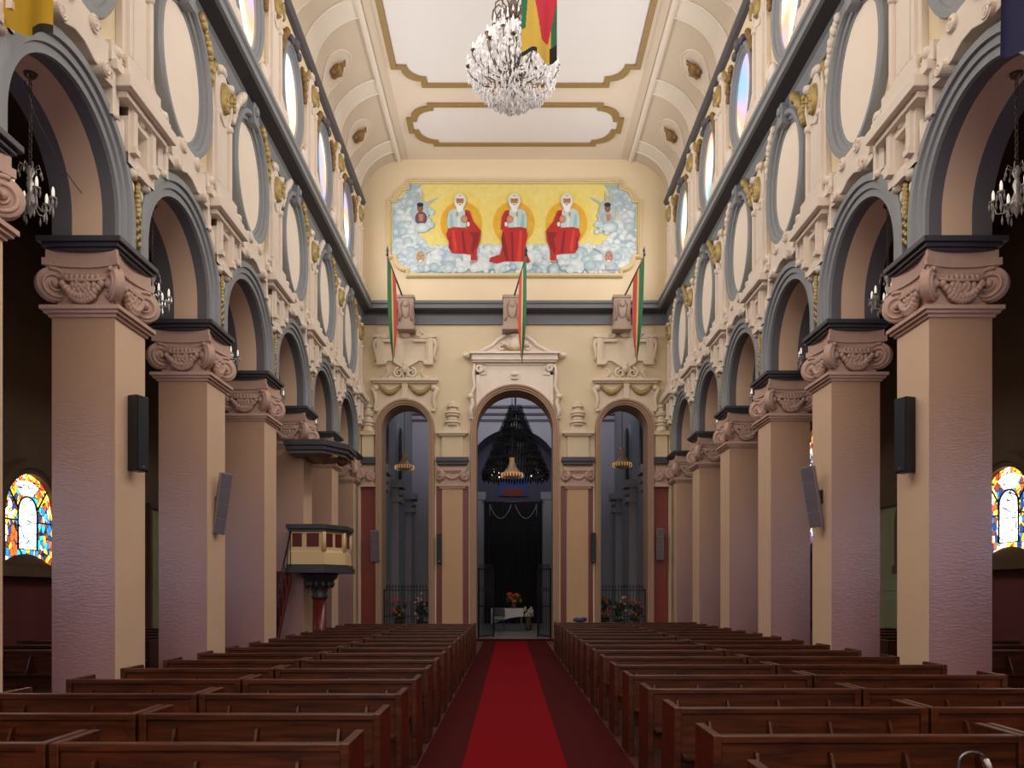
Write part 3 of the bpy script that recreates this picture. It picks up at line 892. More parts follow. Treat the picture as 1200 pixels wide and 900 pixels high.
# ------------------------------------------------------------------ END WALL ORNAMENT (local +X out of wall, rz=-90: local y -> world x)
R90 = -pi / 2
def ew(px): return (px - 600.5) * 0.029
def ez(y): return (VY - y) * 0.029 + 1.7
# pilasters
def make_end_pil(label):
    t = thing('end_wall_pilaster', label, 'wall pilaster', group='flat pilasters between the end wall arches')
    MB().box(0, .10, -.35, .35, 0, 5.15).build('shaft', mat('pilaster_tan_shaded', (196, 160, 124), .6, .05, 2, .1, 30), t)  # pier tan darkened, dimmer light low on the wall put into the colour
    mb = MB(); mb.box(0, .14, -.45, .45, 5.15, 5.22); mb.box(0, .18, -.5, .5, 5.22, 5.30); mb.build('necking', M_CAPI, t)
    mb = MB(); mb.box(0, .14, -.40, .40, 5.3, 5.75)
    mb.prism([(-.48, 5.74), (.48, 5.74), (.52, 5.86), (-.52, 5.86)], 0, .2)
    for k in range(11):
        u = -1 + .2 * k; mb.ball((.15, .26 * u, 5.62 - .14 * (1 - u * u)), (.06, .05, .05), 7, 5)
        mb.ball((.15, .26 * u, 5.70), (.03, .024, .04), 6, 5)
    co = mb.build('capital', M_CAPI, t)
    for e in (-1, 1):
        v = bpy.data.objects.new('volute', ME_VOL); C.objects.link(v); v.parent = co; v.location = (.14, e * .40, 5.58); v.rotation_euler = (0, 0, pi / 2 + e * .5); v.scale = (.85, .85, .85)
    mb = MB(); mb.box(0, .2, -.5, .5, 5.95, 6.05); mb.box(0, .25, -.55, .55, 6.05, 6.2); mb.build('abacus', M_IMP, t, bevel=.01)
    mb = MB(); mb.box(0, .12, -.36, .36, 6.2, 6.95); mb.build('block', M_ENDW, t)
    mb = MB(); mb.box(0, .2, -.46, .46, 6.93, 6.99); mb.box(0, .26, -.53, .53, 6.99, 7.08); mb.build('ledge', M_STUC2, t)
    mb = MB()
    mb.prism([(-.3, 7.08), (.3, 7.08), (.2, 7.3), (-.2, 7.3)], 0, .2)
    for (w_, z_) in ((.25, 7.3), (.29, 7.38), (.2, 7.5), (.25, 7.62), (.27, 7.70), (.15, 7.82), (.2, 7.92), (.12, 8.02)):
        mb.lathe([(0, -.04), (w_ * .9, -.04), (w_, 0), (w_ * .85, .05), (0, .05)], 16, (.06, 0, z_), 0, True, 'z', sy=1)
    mb.lathe([(.17, 7.3), (.15, 7.5), (.16, 7.7), (.1, 7.9), (.07, 8.05), (0, 8.15)], 16, (.06, 0, 0), 0, True)
    mb.build('finial', M_STUC2, t)
    return t
ep = make_end_pil('tan flat pilaster with stacked finial left of the central altar arch'); ep.location = (-2.11, DEND, 0); ep.rotation_euler = (0, 0, R90)
dup(ep, (2.14, DEND, 0), R90, 'tan flat pilaster with stacked finial right of the central altar arch')
# narrow corner finials
def corner_fin(x, label):
    t = thing('corner_finial', label, 'wall ornament', (x, DEND, 0), R90, 'half finials in the end wall corners')
    mb = MB(); mb.box(0, .12, -.2, .2, 6.2, 6.95); mb.box(0, .22, -.26, .26, 6.95, 7.08); mb.build('ledge', M_ENDW, t)
    mb = MB()
    for (w_, z_) in ((.2, 7.3), (.22, 7.40), (.15, 7.5), (.2, 7.64), (.21, 7.70), (.12, 7.82), (.15, 7.92)):
        mb.lathe([(0, -.04), (w_ * .9, -.04), (w_, 0), (w_ * .85, .05), (0, .05)], 14, (.06, 0, z_))
    mb.lathe([(.2, 7.08), (.14, 7.3), (.12, 7.7), (.06, 7.95), (0, 8.1)], 14, (.06, 0, 0)); mb.build('finial', M_STUC2, t)
    mb = MB(); mb.box(0, .14, -.2, .2, 5.2, 5.9); mb.box(0, .2, -.25, .25, 5.2, 5.3)
    for k in range(5): mb.ball((.16, -.14 + .07 * k, 5.55), (.06, .05, .09), 7, 5)
    co = mb.build('capital', M_CAPI, t)
    v = bpy.data.objects.new('volute', ME_VOL); C.objects.link(v); v.parent = co; v.location = (.16, -.1 if x > 0 else .1, 5.56); v.rotation_euler = (0, 0, pi / 2 + (-.5 if x > 0 else .5)); v.scale = (.8, .8, .8)
    MB().box(0, .24, -.26, .26, 5.98, 6.2).build('abacus', M_IMP, t)
corner_fin(-4.97, 'half finial on a capital in the left corner of the end wall')
corner_fin(4.97, 'half finial on a capital in the right corner of the end wall')

def scroll_tube(mb, pts, r0, r1, m=0, n=7):
    k = len(pts); mb.tube(pts, [r0 + (r1 - r0) * q / (k - 1) for q in range(k)], n, m)
def spiral(cy, cz, r, turns, a0, sgn, x=.1, n=26):
    return [(x, cy + r * (1 - .75 * q / (n - 1)) * cos(a0 + sgn * 2 * pi * turns * q / (n - 1)), cz + r * (1 - .75 * q / (n - 1)) * sin(a0 + sgn * 2 * pi * turns * q / (n - 1))) for q in range(n)]
def make_side_hood(label):
    """small pediment, swags and consoles over a side arch; local z absolute"""
    t = thing('arch_hood', label, 'plaster ornament', group='hoods over the side arches')
    zt = ez(450)
    mb = MB(); mb.box(0, .16, -1.08, 1.08, zt, zt + .06); mb.box(0, .24, -1.14, 1.14, zt + .06, zt + .13); mb.box(0, .18, -1.1, 1.1, zt + .13, zt + .17)
    mb.build('ledge', M_STUC2, t)
    # plain field under the ledge
    mb = MB(); P = [(-1.0, zt)] + [(-1.0, ez(480))]
    P += [(1.0 * cos(pi - pi * q / 24), 7.2 + 1.0 * sin(pi - pi * q / 24)) for q in range(3, 22)] + [(1.0, ez(480)), (1.0, zt)]
    mb.prism(P, 0, .05); mb.prism([(-.1, zt), (.1, zt), (.08, 8.2), (-.08, 8.2)], 0, .12); mb.build('field', M_STUC2, t)
    for e in (-1, 1):
        mb = MB()
        pts = [(.1, e * (.15 + .75 * q / 8), zt - .1 - .25 * sin(pi * q / 8)) for q in range(9)]
        for q in range(13):
            u = q / 12; rr = .05 + .05 * sin(pi * u)
            mb.ball((.1, e * (.15 + .72 * u), zt - .08 - .24 * sin(pi * u)), (rr, rr, rr), 7, 5)
        mb.build('swag', mat('swag_olive', (168, 142, 92), .6, .2, 9), t)
        mb = MB(); scroll_tube(mb, [(.1, e * .98, zt - .1), (.12, e * 1.08, zt - .22), (.12, e * 1.0, zt - .4), (.1, e * .96, zt - .6), (.1, e * 1.02, zt - .8), (.08, e * .98, zt - .95)], .09, .06)
        mb.ball((.12, e * .99, zt - .16), (.1, .12, .1), 8, 6); mb.ball((.1, e * .97, zt - .93), (.08, .09, .06), 8, 6)
        mb.build('scroll_bracket', M_STUC2, t)
    mb = MB(); z0 = zt + .17
    for e in (-1, 1):
        scroll_tube(mb, spiral(e * .22, z0 + .18, .17, 1.4, pi / 2, -e), .05, .03)
        scroll_tube(mb, [(.08, e * .82, z0 + .04), (.08, e * .65, z0 + .05), (.1, e * .55, z0 + .2), (.08, e * .62, z0 + .32)], .05, .03)
        scroll_tube(mb, [(.08, e * .05, z0), (.1, e * .12, z0 + .3), (.1, e * .05, z0 + .5)], .06, .04)
    mb.ball((.1, 0, z0 + .45), (.1, .1, .12), 8, 6); mb.box(0, .06, -.55, .55, z0, z0 + .1)
    mb.build('crest', M_STUC2, t)
    return t
sh = make_side_hood('swagged plaster hood over the left side arch of the end wall'); sh.location = (-3.72, DEND, 0); sh.rotation_euler = (0, 0, R90)
dup(sh, (3.78, DEND, 0), R90, 'swagged plaster hood over the right side arch of the end wall')
def make_side_cart(label):
    t = thing('plaster_cartouche', label, 'plaster ornament', group='strapwork cartouches on the end wall')
    mb = MB(); z0, z1 = ez(424), ez(397)
    P = [(-.75, z0), (-.45, z0 + .02), (-.2, z0 - .1), (-.05, z0 - .2), (.05, z0 - .2), (.2, z0 - .1), (.45, z0 + .02), (.75, z0), (.75, z1), (-.75, z1)]
    mb.prism(P, 0, .07); mb.build('plaque', M_STUC2, t)
    for e in (-1, 1):
        mb = MB()
        mb.box(0, .16, *sorted((e * .80, e * .96)), z0 - .12, z1 + .02); mb.box(0, .12, *sorted((e * .72, e * .82)), z0 - .1, z1)
        mb.box(0, .18, *sorted((e * .78, e * 1.06)), z1, z1 + .1); mb.box(0, .14, *sorted((e * .35, e * .78)), z1 - .02, z1 + .14)
        mb.box(0, .2, *sorted((e * .3, e * .72)), z1 - .16, z1 - .06); mb.box(0, .17, *sorted((e * .4, e * .55)), z1 + .06, z1 + .2)
        mb.box(0, .2, *sorted((e * .66, e * .96)), z0 - .14, z0 - .06); mb.ball((.12, e * .68, z0 - .06), (.09, .09, .08), 8, 6)
        scroll_tube(mb, [(.1, e * .98, z1 - .05), (.14, e * 1.05, z1 - .25), (.12, e * .98, z0 + .2), (.1, e * 1.02, z0)], .07, .04)
        scroll_tube(mb, spiral(e * .48, z1 + .1, .12, 1.2, 0, e, .16), .04, .03)
        mb.build('strap_scroll', M_STUC2, t)
    mb = MB()
    for e in (-1, 1): scroll_tube(mb, [(.1, 0, z0 - .32), (.12, e * .1, z0 - .2), (.12, e * .3, z0 - .08), (.1, e * .45, z0 + .02)], .06, .03)
    mb.ball((.12, 0, z0 - .28), (.1, .12, .14), 8, 6); mb.build('pendant_leaf', M_STUC2, t)
    mb = MB(); mb.ball((.1, 0, z1 + .1), (.1, .2, .1), 8, 6); mb.build('shell', M_STUC2, t)
    return t
sc_ = make_side_cart('plaster strapwork cartouche above the left side arch of the end wall'); sc_.location = (-3.72, DEND, 0); sc_.rotation_euler = (0, 0, R90)
dup(sc_, (3.74, DEND, 0), R90, 'plaster strapwork cartouche above the right side arch of the end wall')
# central hood
def central_hood():
    t = thing('arch_hood', 'large plaster pediment with crest over the central altar arch', 'plaster ornament', (0, DEND, 0), R90)
    zt = ez(426)
    mb = MB()
    P = [(-1.28, zt)] + [(-1.28, ez(472))] + [(1.48 * cos(a), 7.2 + 1.48 * sin(a)) for a in [radians(148 - 116 * q / 24) for q in range(25)]] + [(1.28, ez(472)), (1.28, zt)]
    mb.prism(P, 0, .06); mb.build('field', M_STUC, t)
    mb = MB()
    for e in (-1, 1):
        mb.box(0, .1, *sorted((e * 1.2, e * 1.3)), ez(478), ez(437)); mb.box(0, .1, *sorted((e * .98, e * 1.3)), ez(440), ez(437)); mb.box(0, .1, *sorted((e * .98, e * 1.04)), ez(437), zt - .05)
    mb.box(0, .1, -1.04, 1.04, zt - .08, zt - .03)
    mb.box(0, .14, -.12, .12, ez(445), ez(440)); mb.ball((.12, 0, ez(440)), (.1, .14, .08), 8, 6)
    mb.build('border', M_STUC, t)
    mb = MB(); mb.box(0, .2, -1.42, 1.42, zt, zt + .06); mb.box(0, .26, -1.45, 1.45, zt + .06, zt + .25); mb.box(0, .34, -1.52, 1.52, zt + .25, zt + .32)
    for e in (-1, 1): mb.ball((.16, e * 1.62, zt + .22), (.12, .14, .09), 8, 6)
    mb.build('ledge', M_STUC, t)
    for e in (-1, 1):
        mb = MB()
        scroll_tube(mb, spiral(e * 1.20, zt - .2, .13, 1.3, 0, e, .14), .05, .04)
        scroll_tube(mb, [(.1, e * 1.36, zt - .05), (.12, e * 1.4, zt - .4), (.12, e * 1.36, zt - .8), (.1, e * 1.5, zt - 1.1), (.12, e * 1.42, zt - 1.35), (.1, e * 1.5, zt - 1.6), (.1, e * 1.46, zt - 1.9)], .05, .08)
        mb.ball((.12, e * 1.5, zt - 1.15), (.1, .12, .1), 8, 6); mb.ball((.1, e * 1.47, zt - 1.88), (.08, .1, .06), 8, 6)
        mb.build('scroll_bracket', M_STUC, t)
    mb = MB(); z0 = zt + .32
    P = [(-1.2, z0), (1.2, z0), (1.0, z0 + .12), (.75, z0 + .24), (.5, z0 + .44), (.3, z0 + .58), (.2, z0 + .66), (-.2, z0 + .66), (-.3, z0 + .58), (-.5, z0 + .44), (-.75, z0 + .24), (-1.0, z0 + .12)]
    mb.prism(P, 0, .06)
    for e in (-1, 1):
        scroll_tube(mb, [(.1, e * 1.25, z0 + .04), (.1, e * 1.0, z0 + .14), (.12, e * .75, z0 + .26), (.12, e * .55, z0 + .46), (.12, e * .3, z0 + .6)], .05, .06)
        scroll_tube(mb, spiral(e * .45, z0 + .22, .14, 1.2, pi / 2, e, .12), .045, .03)
    mb.build('crest', M_STUC, t)
    mb = MB(); mb.lathe([(0, .08), (.1, .08), (.16, .2), (.17, .36), (.11, .46), (.14, .54), (.2, .6), (.1, .64), (0, .64)], 14, (.1, 0, z0)); mb.build('urn', M_STUC, t)
    mb = MB()
    for q in range(11):
        u = q / 10; mb.ball((.2, -.35 + .7 * u, z0 + .22 - .14 * sin(pi * u)), (.06, .06, .06), 7, 5)
    mb.build('swag', MATS['swag_olive'], t)
central_hood()
# relief blocks that carry the flags
def make_block(x, w, label):
    t = thing('plaster_plinth', label, 'plaster ornament', (x, DEND, 0), R90, 'pink relief blocks behind the flags')
    z0, z1 = ez(392), ez(352)
    mb = MB(); mb.box(0, .5, -w, w, z0 + .1, z1 - .08); mb.build('block', M_PINKB, t, bevel=.02)
    mb = MB(); mb.box(0, .54, -w - .04, w + .04, z0, z0 + .14); mb.build('moulding', M_PINKB, t, bevel=.012); mb = MB(); mb.box(0, .53, -w - .03, w + .03, z1 - .1, z1); mb.build('moulding', M_PINKB, t, bevel=.012)
    mb = MB()
    mb.ball((.5, 0, z0 + .65), (.06, w * .55, .28), 12, 8); mb.ball((.55, 0, z0 + .82), (.05, .1, .1), 8, 6)
    for e in (-1, 1): scroll_tube(mb, [(.5, e * w * .8, z0 + .3), (.55, e * w * .6, z0 + .5), (.52, e * w * .75, z0 + .8), (.52, e * w * .4, z0 + 1.0)], .04, .03)
    mb.build('relief', M_PINKB, t)
make_block(ew(475), .26, 'pink relief plaster block across the cornice behind the left flag')
make_block(ew(597.5), .30, 'pink relief plaster block across the cornice behind the central flag')
make_block(ew(724), .28, 'pink relief plaster block across the cornice behind the right flag')

# flags on the end wall
def end_flag(xb, xt, order, label):
    """pole leans out of the relief block, cloth hangs folded from the pole"""
    zb, zt = ez(352), ez(292)
    b = Vector((xb, DEND - .5, zb + .02)); d = 1.2
    t_ = Vector((xt, DEND - .5 - d, 0)); t_.z = (VY - 300) * (DEND - .5 - d) / F + 1.7
    t = thing('flag', label, 'flag', tuple(b), 0, 'narrow folded tricolour flags on the end wall')
    mb = MB(); mb.tube([(0, 0, -.05), tuple(t_ - b)], .03, 8); mb.build('pole', M_SILV, t)
    mb = MB(); e = t_ - b; mb.lathe([(0, 0), (.045, .02), (.03, .1), (.05, .16), (0, .34)], 8, (e.x, e.y, e.z)); mb.build('spearhead', M_IRON, t)
    mb = MB(); n = 18; rows = 14
    zlow = (VY - 428) * (DEND - 1.0) / F + 1.7 - b.z
    secs = []
    top = t_ - b; sg = -1 if top.x > 0 else 1
    for r in range(rows + 1):
        u = r / rows
        row = []
        for k in range(n + 1):
            v = k / n
            hx = top.x * (1 - .55 * v) ; hy = top.y * (1 - .55 * v); hz = top.z * (1 - .55 * v)   # hoist along the pole
            zz = hz + (zlow + .3 * v - hz) * u
            wx = .115 * (.25 + .75 * max(0, sin(pi * min(1, u * 1.1))) ** .7)
            x = top.x * .62 * u + hx * (1 - u) + sg * wx * (v * 2 - 1) * (u ** .5)
            y = hy * (1 - u) + top.y * .5 * u + .07 * sin(v * 9) * u
            row.append((x, y, zz))
        secs.append(row)
    mb.loft(secs, False, False, 0, True)
    for f in range(len(mb.f)):
        v = (f % n) / n
        mb.m[f] = 0 if v < .42 else (1 if v < .58 else 2)
    mats = [mat('faded_green', (62, 120, 88), .8, .15, 5), mat('faded_yellow', (222, 194, 120), .8, .1, 5), mat('faded_red', (204, 84, 78), .8, .15, 5)]
    mb.build('cloth', mats, t, recalc=False)
end_flag(ew(471), ew(457) + .1, 1, 'green yellow red flag hanging above the left side arch')
end_flag(ew(600), ew(611) + .05, -1, 'red yellow green flag hanging over the central pediment')
end_flag(ew(727), ew(744) - .05, -1, 'red yellow green flag hanging above the right side arch')

# ------------------------------------------------------------------ MURAL
def mural():
    t = thing('mural', 'long painted mural of three enthroned elders in red above the end wall cornice', 'painting', (0, DEND, 0), 0)
    x0, x1, z0, z1 = ew(451), ew(749), ez(326), ez(212)
    mb = MB()
    framed(x0, x1, z0, z1, .64, .2, .13, lambda x, z: (x, 0, z), lambda x, z: (x, -.10, z), mb, 0, None)
    framed(x0 + .03, x1 - .03, z0 + .03, z1 - .03, .64, .2, .05, lambda x, z: (x, -.09, z), lambda x, z: (x, -.14, z), mb, 0, None)
    mb.build('frame', mat('mural_frame', (198, 178, 134), .5, .1, 5), t, recalc=True)
    # painted canvas: flat fields carrying their own colours
    V, Fc, Cl = [], [], []
    lvl = [0.02]
    def poly(pts, col, col2=None):
        """fan from the centroid; col at the centre, col2 at the rim"""
        lvl[0] += .00006
        y = -lvl[0]
        cx = sum(p[0] for p in pts) / len(pts); cy = sum(p[1] for p in pts) / len(pts)
        o = len(V)
        V.append((ew(cx), y, ez(cy))); Cl.append(lin(col))
        for p in pts: V.append((ew(p[0]), y, ez(p[1]))); Cl.append(lin(col2 or col))
        for i in range(len(pts)): Fc.append((o, o + 1 + i, o + 1 + (i + 1) % len(pts)))
    def ngon(pts, col):
        lvl[0] += .00006; y = -lvl[0]; o = len(V)
        for p in pts: V.append((ew(p[0]), y, ez(p[1]))); Cl.append(lin(col))
        Fc.append(tuple(o + i for i in range(len(pts))))
    def ell(cx, cy, rx, ry, col, col2=None, n=20): poly([(cx + rx * cos(2 * pi * k / n), cy + ry * sin(2 * pi * k / n)) for k in range(n)], col, col2)
    inner = stepped_rect(x0 + .12, x1 - .12, z0 + .12, z1 - .12, .64, .2)
    o = len(V)
    V.extend([(p[0], -lvl[0], p[1]) for p in inner]); Cl.extend([lin((240, 222, 132))] * len(inner)); Fc.append(tuple(o + i for i in range(len(inner))))
    # glory around each figure
    for cx in (538, 599.5, 661):
        ell(cx, 258, 31, 34, (246, 208, 84), (240, 218, 120), 30)
        ell(cx, 262, 24.6, 26, (236, 180, 48), (232, 176, 52), 30)
        ell(cx, 264, 19, 21, (244, 198, 74), (238, 186, 56), 30)
    # clouds
    rnd = random.Random(3)
    def inside(x, y, r):
        if x - r < 456 or x + r > 744 or y - r < 216 or y + r > 322: return False
        for sx in (456, 744):
            for sy in (216, 322):
                cxx = sx + (22 if sx < 600 else -22); cyy = sy + (22 if sy < 270 else -22)
                if ((x < cxx) if sx < 600 else (x > cxx)) and ((y < cyy) if sy < 270 else (y > cyy)) and math.hypot(x - cxx, y - cyy) + r > 20: return False
        return True
    cols = [((238, 242, 240), (204, 220, 224)), ((226, 234, 236), (184, 204, 214)), ((244, 246, 242), (214, 226, 230)), ((206, 220, 226), (164, 188, 202))]
    spots = []
    for q in range(620):
        reg = rnd.random()
        if reg < .5: x, y = rnd.uniform(458, 742), rnd.uniform(292 if True else 0, 322)
        elif reg < .75: x, y = rnd.uniform(457, 500), rnd.uniform(217, 322)
        else: x, y = rnd.uniform(700, 743), rnd.uniform(217, 322)
        r = rnd.uniform(3.0, 8.5)
        edge = 34 + 8 * sin(y * .2)
        if 484 < x < 716 and y < 292: continue
        if (472 < x < 481 and 242 < y < 270) or (719 < x < 728 and 242 < y < 270): continue
        if (482 < x < 490 and 276 < y < 286) or (711 < x < 719 and 276 < y < 286): continue
        while r > 1.5 and not inside(x, y, r): r *= .8
        if r <= 1.5: continue
        spots.append((y, x, r))
    for (ax, ay_, bx, by_) in ((457, 292, 743, 290), (492, 217, 484, 226), (484, 226, 478, 240), (478, 240, 474, 268), (474, 268, 496, 288), (708, 217, 716, 226), (716, 226, 722, 240), (722, 240, 726, 268), (726, 268, 704, 288)):
        k = int(math.hypot(bx - ax, by_ - ay_) / 3) + 1
        for q in range(k):
            u = q / k; spots.append((ay_ + (by_ - ay_) * u + rnd.uniform(-1.5, 1.5), ax + (bx - ax) * u + rnd.uniform(-1.5, 1.5), rnd.uniform(3, 5)) if inside(ax + (bx - ax) * u, ay_ + (by_ - ay_) * u, 5) else (300, 500, 4))
    spots.sort(key=lambda a: a[0] + rnd.uniform(-6, 6))
    # under-painting of the cloud banks
    ngon([(457, 292), (480, 289), (510, 292), (540, 290), (570, 294), (600, 291), (640, 294), (670, 291), (700, 288), (743, 290), (743, 304), (722, 312), (722, 321), (478, 321), (478, 312), (457, 304)], (176, 200, 210))
    ngon([(457, 235), (470, 232), (476, 217), (492, 217), (484, 226), (478, 240), (471, 250), (474, 268), (484, 275), (496, 288), (494, 296), (457, 300)], (168, 192, 202))
    ngon([(743, 235), (730, 232), (724, 217), (704, 217), (713, 226), (722, 240), (729, 250), (726, 268), (716, 275), (704, 288), (706, 296), (743, 300)], (168, 192, 202))
    for (y, x, r) in spots:
        a, b = cols[rnd.randrange(4)] if y > 245 else cols[rnd.choice((1, 3, 3))]
        ell(x, y, r, r * .85, a, b, 12)
    for q in range(26):
        ell(rnd.uniform(490, 505), rnd.uniform(245, 268), rnd.uniform(2, 4), rnd.uniform(2, 3.5), (226, 236, 238), (176, 200, 208), 10)
        ell(rnd.uniform(696, 712), rnd.uniform(252, 275), rnd.uniform(2, 4), rnd.uniform(2, 3.5), (226, 236, 238), (176, 200, 208), 10)
    K = 1 / 6.43
    def figure(cx, mir, wide):
        def T(pts): return [(cx + (mir * (x - 620)) * K, 200 + y * K) for x, y in pts]
        def E(x, y, rx, ry, c, c2=None): ell(cx + mir * (x - 620) * K, 200 + y * K, rx * K, ry * K, c, c2)
        ngon(T([(540, 310), (565, 298), (600, 292), (655, 300), (668, 360), (668, 432), (600, 440), (530, 437), (522, 400), (528, 350)]), (190, 214, 216))
        ngon(T([(545, 330), (560, 330), (575, 430), (545, 432)]), (160, 190, 198))
        ngon(T([(600, 300), (612, 300), (620, 430), (606, 430)]), (222, 232, 230))
        red, dk, lt = (188, 34, 30), (140, 18, 24), (216, 62, 46)
        if wide:
            ngon(T([(530, 440), (570, 430), (665, 436), (705, 450), (718, 520), (712, 580), (730, 640), (800, 660), (810, 690), (760, 705), (690, 690), (640, 690), (560, 690), (520, 705), (498, 690), (540, 600), (520, 490)]), red)
            ngon(T([(700, 460), (716, 520), (706, 600), (680, 690), (660, 690), (680, 560)]), dk)
            ngon(T([(560, 460), (580, 455), (600, 690), (570, 690)]), lt)
            ngon(T([(535, 620), (550, 600), (540, 690), (515, 695)]), dk)
            ngon(T([(630, 470), (645, 470), (640, 690), (620, 690)]), dk)
            ngon(T([(655, 300), (690, 308), (716, 360), (722, 450), (690, 452), (668, 430), (662, 380)]), red)
        else:
            ngon(T([(530, 445), (570, 430), (660, 436), (700, 470), (778, 462), (772, 530), (748, 600), (745, 680), (700, 680), (700, 640), (640, 632), (560, 628), (532, 585), (536, 545), (516, 490)]), red)
            ngon(T([(655, 300), (690, 308), (722, 390), (780, 462), (740, 520), (690, 470), (668, 430), (660, 370)]), red)
            ngon(T([(690, 470), (770, 470), (750, 560), (715, 640), (700, 600), (720, 520)]), dk)
            ngon(T([(560, 460), (575, 450), (600, 600), (580, 626)]), lt)
            ngon(T([(632, 460), (645, 455), (670, 620), (645, 630)]), dk)
            ngon(T([(535, 500), (545, 500), (560, 600), (545, 600)]), dk)
            E(722, 690, 28, 8, (206, 150, 120))
        ngon(T([(664, 330), (676, 330), (700, 420), (688, 430)]), dk)
        E(620, 234, 47, 58, (240, 238, 230), (226, 220, 206))
        ngon(T([(588, 250), (652, 250), (648, 285), (634, 312), (620, 320), (606, 312), (592, 285)]), (244, 242, 236))
        E(620, 230, 29, 36, (196, 148, 112), (172, 122, 92))
        ngon(T([(598, 200), (642, 200), (646, 214), (594, 214)]), (236, 232, 224))
        for dx in (-10, 10):
            E(620 + dx, 226, 6, 4, (60, 40, 34)); ngon(T([(620 + dx - 8, 219), (620 + dx + 8, 219), (620 + dx + 8, 216), (620 + dx - 8, 216)]), (210, 200, 190))
        ngon(T([(617, 226), (623, 226), (625, 244), (615, 244)]), (160, 108, 80))
        ngon(T([(606, 252), (634, 252), (640, 266), (600, 266)]), (238, 236, 230)); E(620, 262, 8, 4, (110, 50, 46))
        E(600, 335, 10, 20, (206, 150, 116)); E(652, 372, 26, 30, (210, 158, 122), (186, 130, 100)); E(682, 410, 12, 18, (226, 224, 220))
    figure(536.5, 1, False); figure(600, -1, True); figure(661.5, -1, False)
    # winged attendants
    def wing(x, y, dx, dy, w, c):
        nx, ny = -dy, dx; l = math.hypot(nx, ny); nx, ny = nx / l * w, ny / l * w
        ngon([(x - nx, y - ny), (x + nx, y + ny), (x + dx * .7 + nx * .8, y + dy * .7 + ny * .8), (x + dx, y + dy), (x + dx * .7 - nx * .5, y + dy * .7 - ny * .5)], c)
    for (cx, m_, robe) in ((490, 1, (130, 86, 110)), (709, -1, (186, 200, 206))):
        for dx, dy in ((-4, -17), (2, -19), (19, -12), (-8, -8)):
            wing(cx + dx * .12 * m_, 243, dx * m_, dy, 1.9, (206, 212, 208)); wing(cx + dx * .12 * m_, 243, dx * m_ * .9, dy * .9, .9, (164, 176, 184))
        ell(cx, 250, 10, 14, (200, 212, 216), (170, 190, 200))
        ell(cx + m_, 257, 7, 8, robe, tuple(v - 24 for v in robe)); ell(cx, 245, 3.6, 5, (150, 104, 82), (126, 84, 64)); ell(cx, 241, 4, 2.6, (40, 30, 30))
        ngon([(cx - 2, 252), (cx + 4, 252), (cx + 3, 260), (cx - 1, 260)], (190, 130, 100))
        ell(cx + 2, 268, 9, 5.5, (234, 240, 240), (184, 204, 212))
    for (cx, col) in ((490.5, (214, 176, 142)), (710.5, (206, 158, 140))):
        for e in (-1, 1): wing(cx + e * 5, 297, e * 13, -6, 1.6, (196, 210, 216))
        ell(cx, 303, 7, 10, (226, 226, 220), (190, 204, 210)); ell(cx, 302, 5, 7, col, tuple(v - 30 for v in col))
        for e in (-1, 1): ell(cx + e * 2, 300.5, .8, .6, (70, 50, 44), n=8)
        ngon([(cx - .6, 301), (cx + .6, 301), (cx + 1, 304), (cx - 1, 304)], (170, 120, 100)); ell(cx, 307, 2.4, 1.2, (238, 232, 226))
    for q in range(12):
        ngon([(702 + q * 1.6, 318), (703 + q * 1.6, 315.6 + (q % 3) * .5), (703.6 + q * 1.6, 318.2)], (206, 130, 150))
    me = bpy.data.meshes.new('canvas'); me.from_pydata(V, [], Fc)
    ca_ = me.color_attributes.new('paint', 'FLOAT_COLOR', 'POINT')
    for i, c in enumerate(Cl): ca_.data[i].color = c
    m = bpy.data.materials.new('mural_paint'); m.use_nodes = True; nt = m.node_tree
    at = nt.nodes.new('ShaderNodeAttribute'); at.attribute_name = 'paint'
    nz = nt.nodes.new('ShaderNodeTexNoise'); nz.inputs['Scale'].default_value = 5; nz.inputs['Detail'].default_value = 6
    mr = nt.nodes.new('ShaderNodeMapRange'); mr.inputs[3].default_value = .62; mr.inputs[4].default_value = .84
    tc = nt.nodes.new('ShaderNodeTexCoord'); nt.links.new(tc.outputs['Object'], nz.inputs['Vector'])
    vm = nt.nodes.new('ShaderNodeVectorMath'); vm.operation = 'SCALE'
    nt.links.new(nz.outputs['Fac'], mr.inputs[0]); nt.links.new(at.outputs['Color'], vm.inputs[0]); nt.links.new(mr.outputs[0], vm.inputs['Scale'])
    nt.links.new(vm.outputs[0], nt.nodes['Principled BSDF'].inputs['Base Color']); nt.nodes['Principled BSDF'].inputs['Roughness'].default_value = .7
    me.materials.append(m)
    # faces must look at -Y
    bm = bmesh.new(); bm.from_mesh(me)
    for f in bm.faces:
        f.normal_update()
        if f.normal.y > 0: f.normal_flip()
    bm.to_mesh(me); bm.free()
    o = bpy.data.objects.new('canvas', me); C.objects.link(o); o.parent = t
mural()

# ------------------------------------------------------------------ CARPETS
tag(MB().box(-1.04, 1.04, -3, 25.9, 0, .012).build('aisle_carpet', M_CARP), 'wide dark red carpet along the central aisle', 'carpet')
tag(MB().box(-.61, .39, -3, 25.4, .012, .024).build('carpet_runner', M_RUN), 'bright red runner laid down the middle of the aisle carpet', 'carpet')

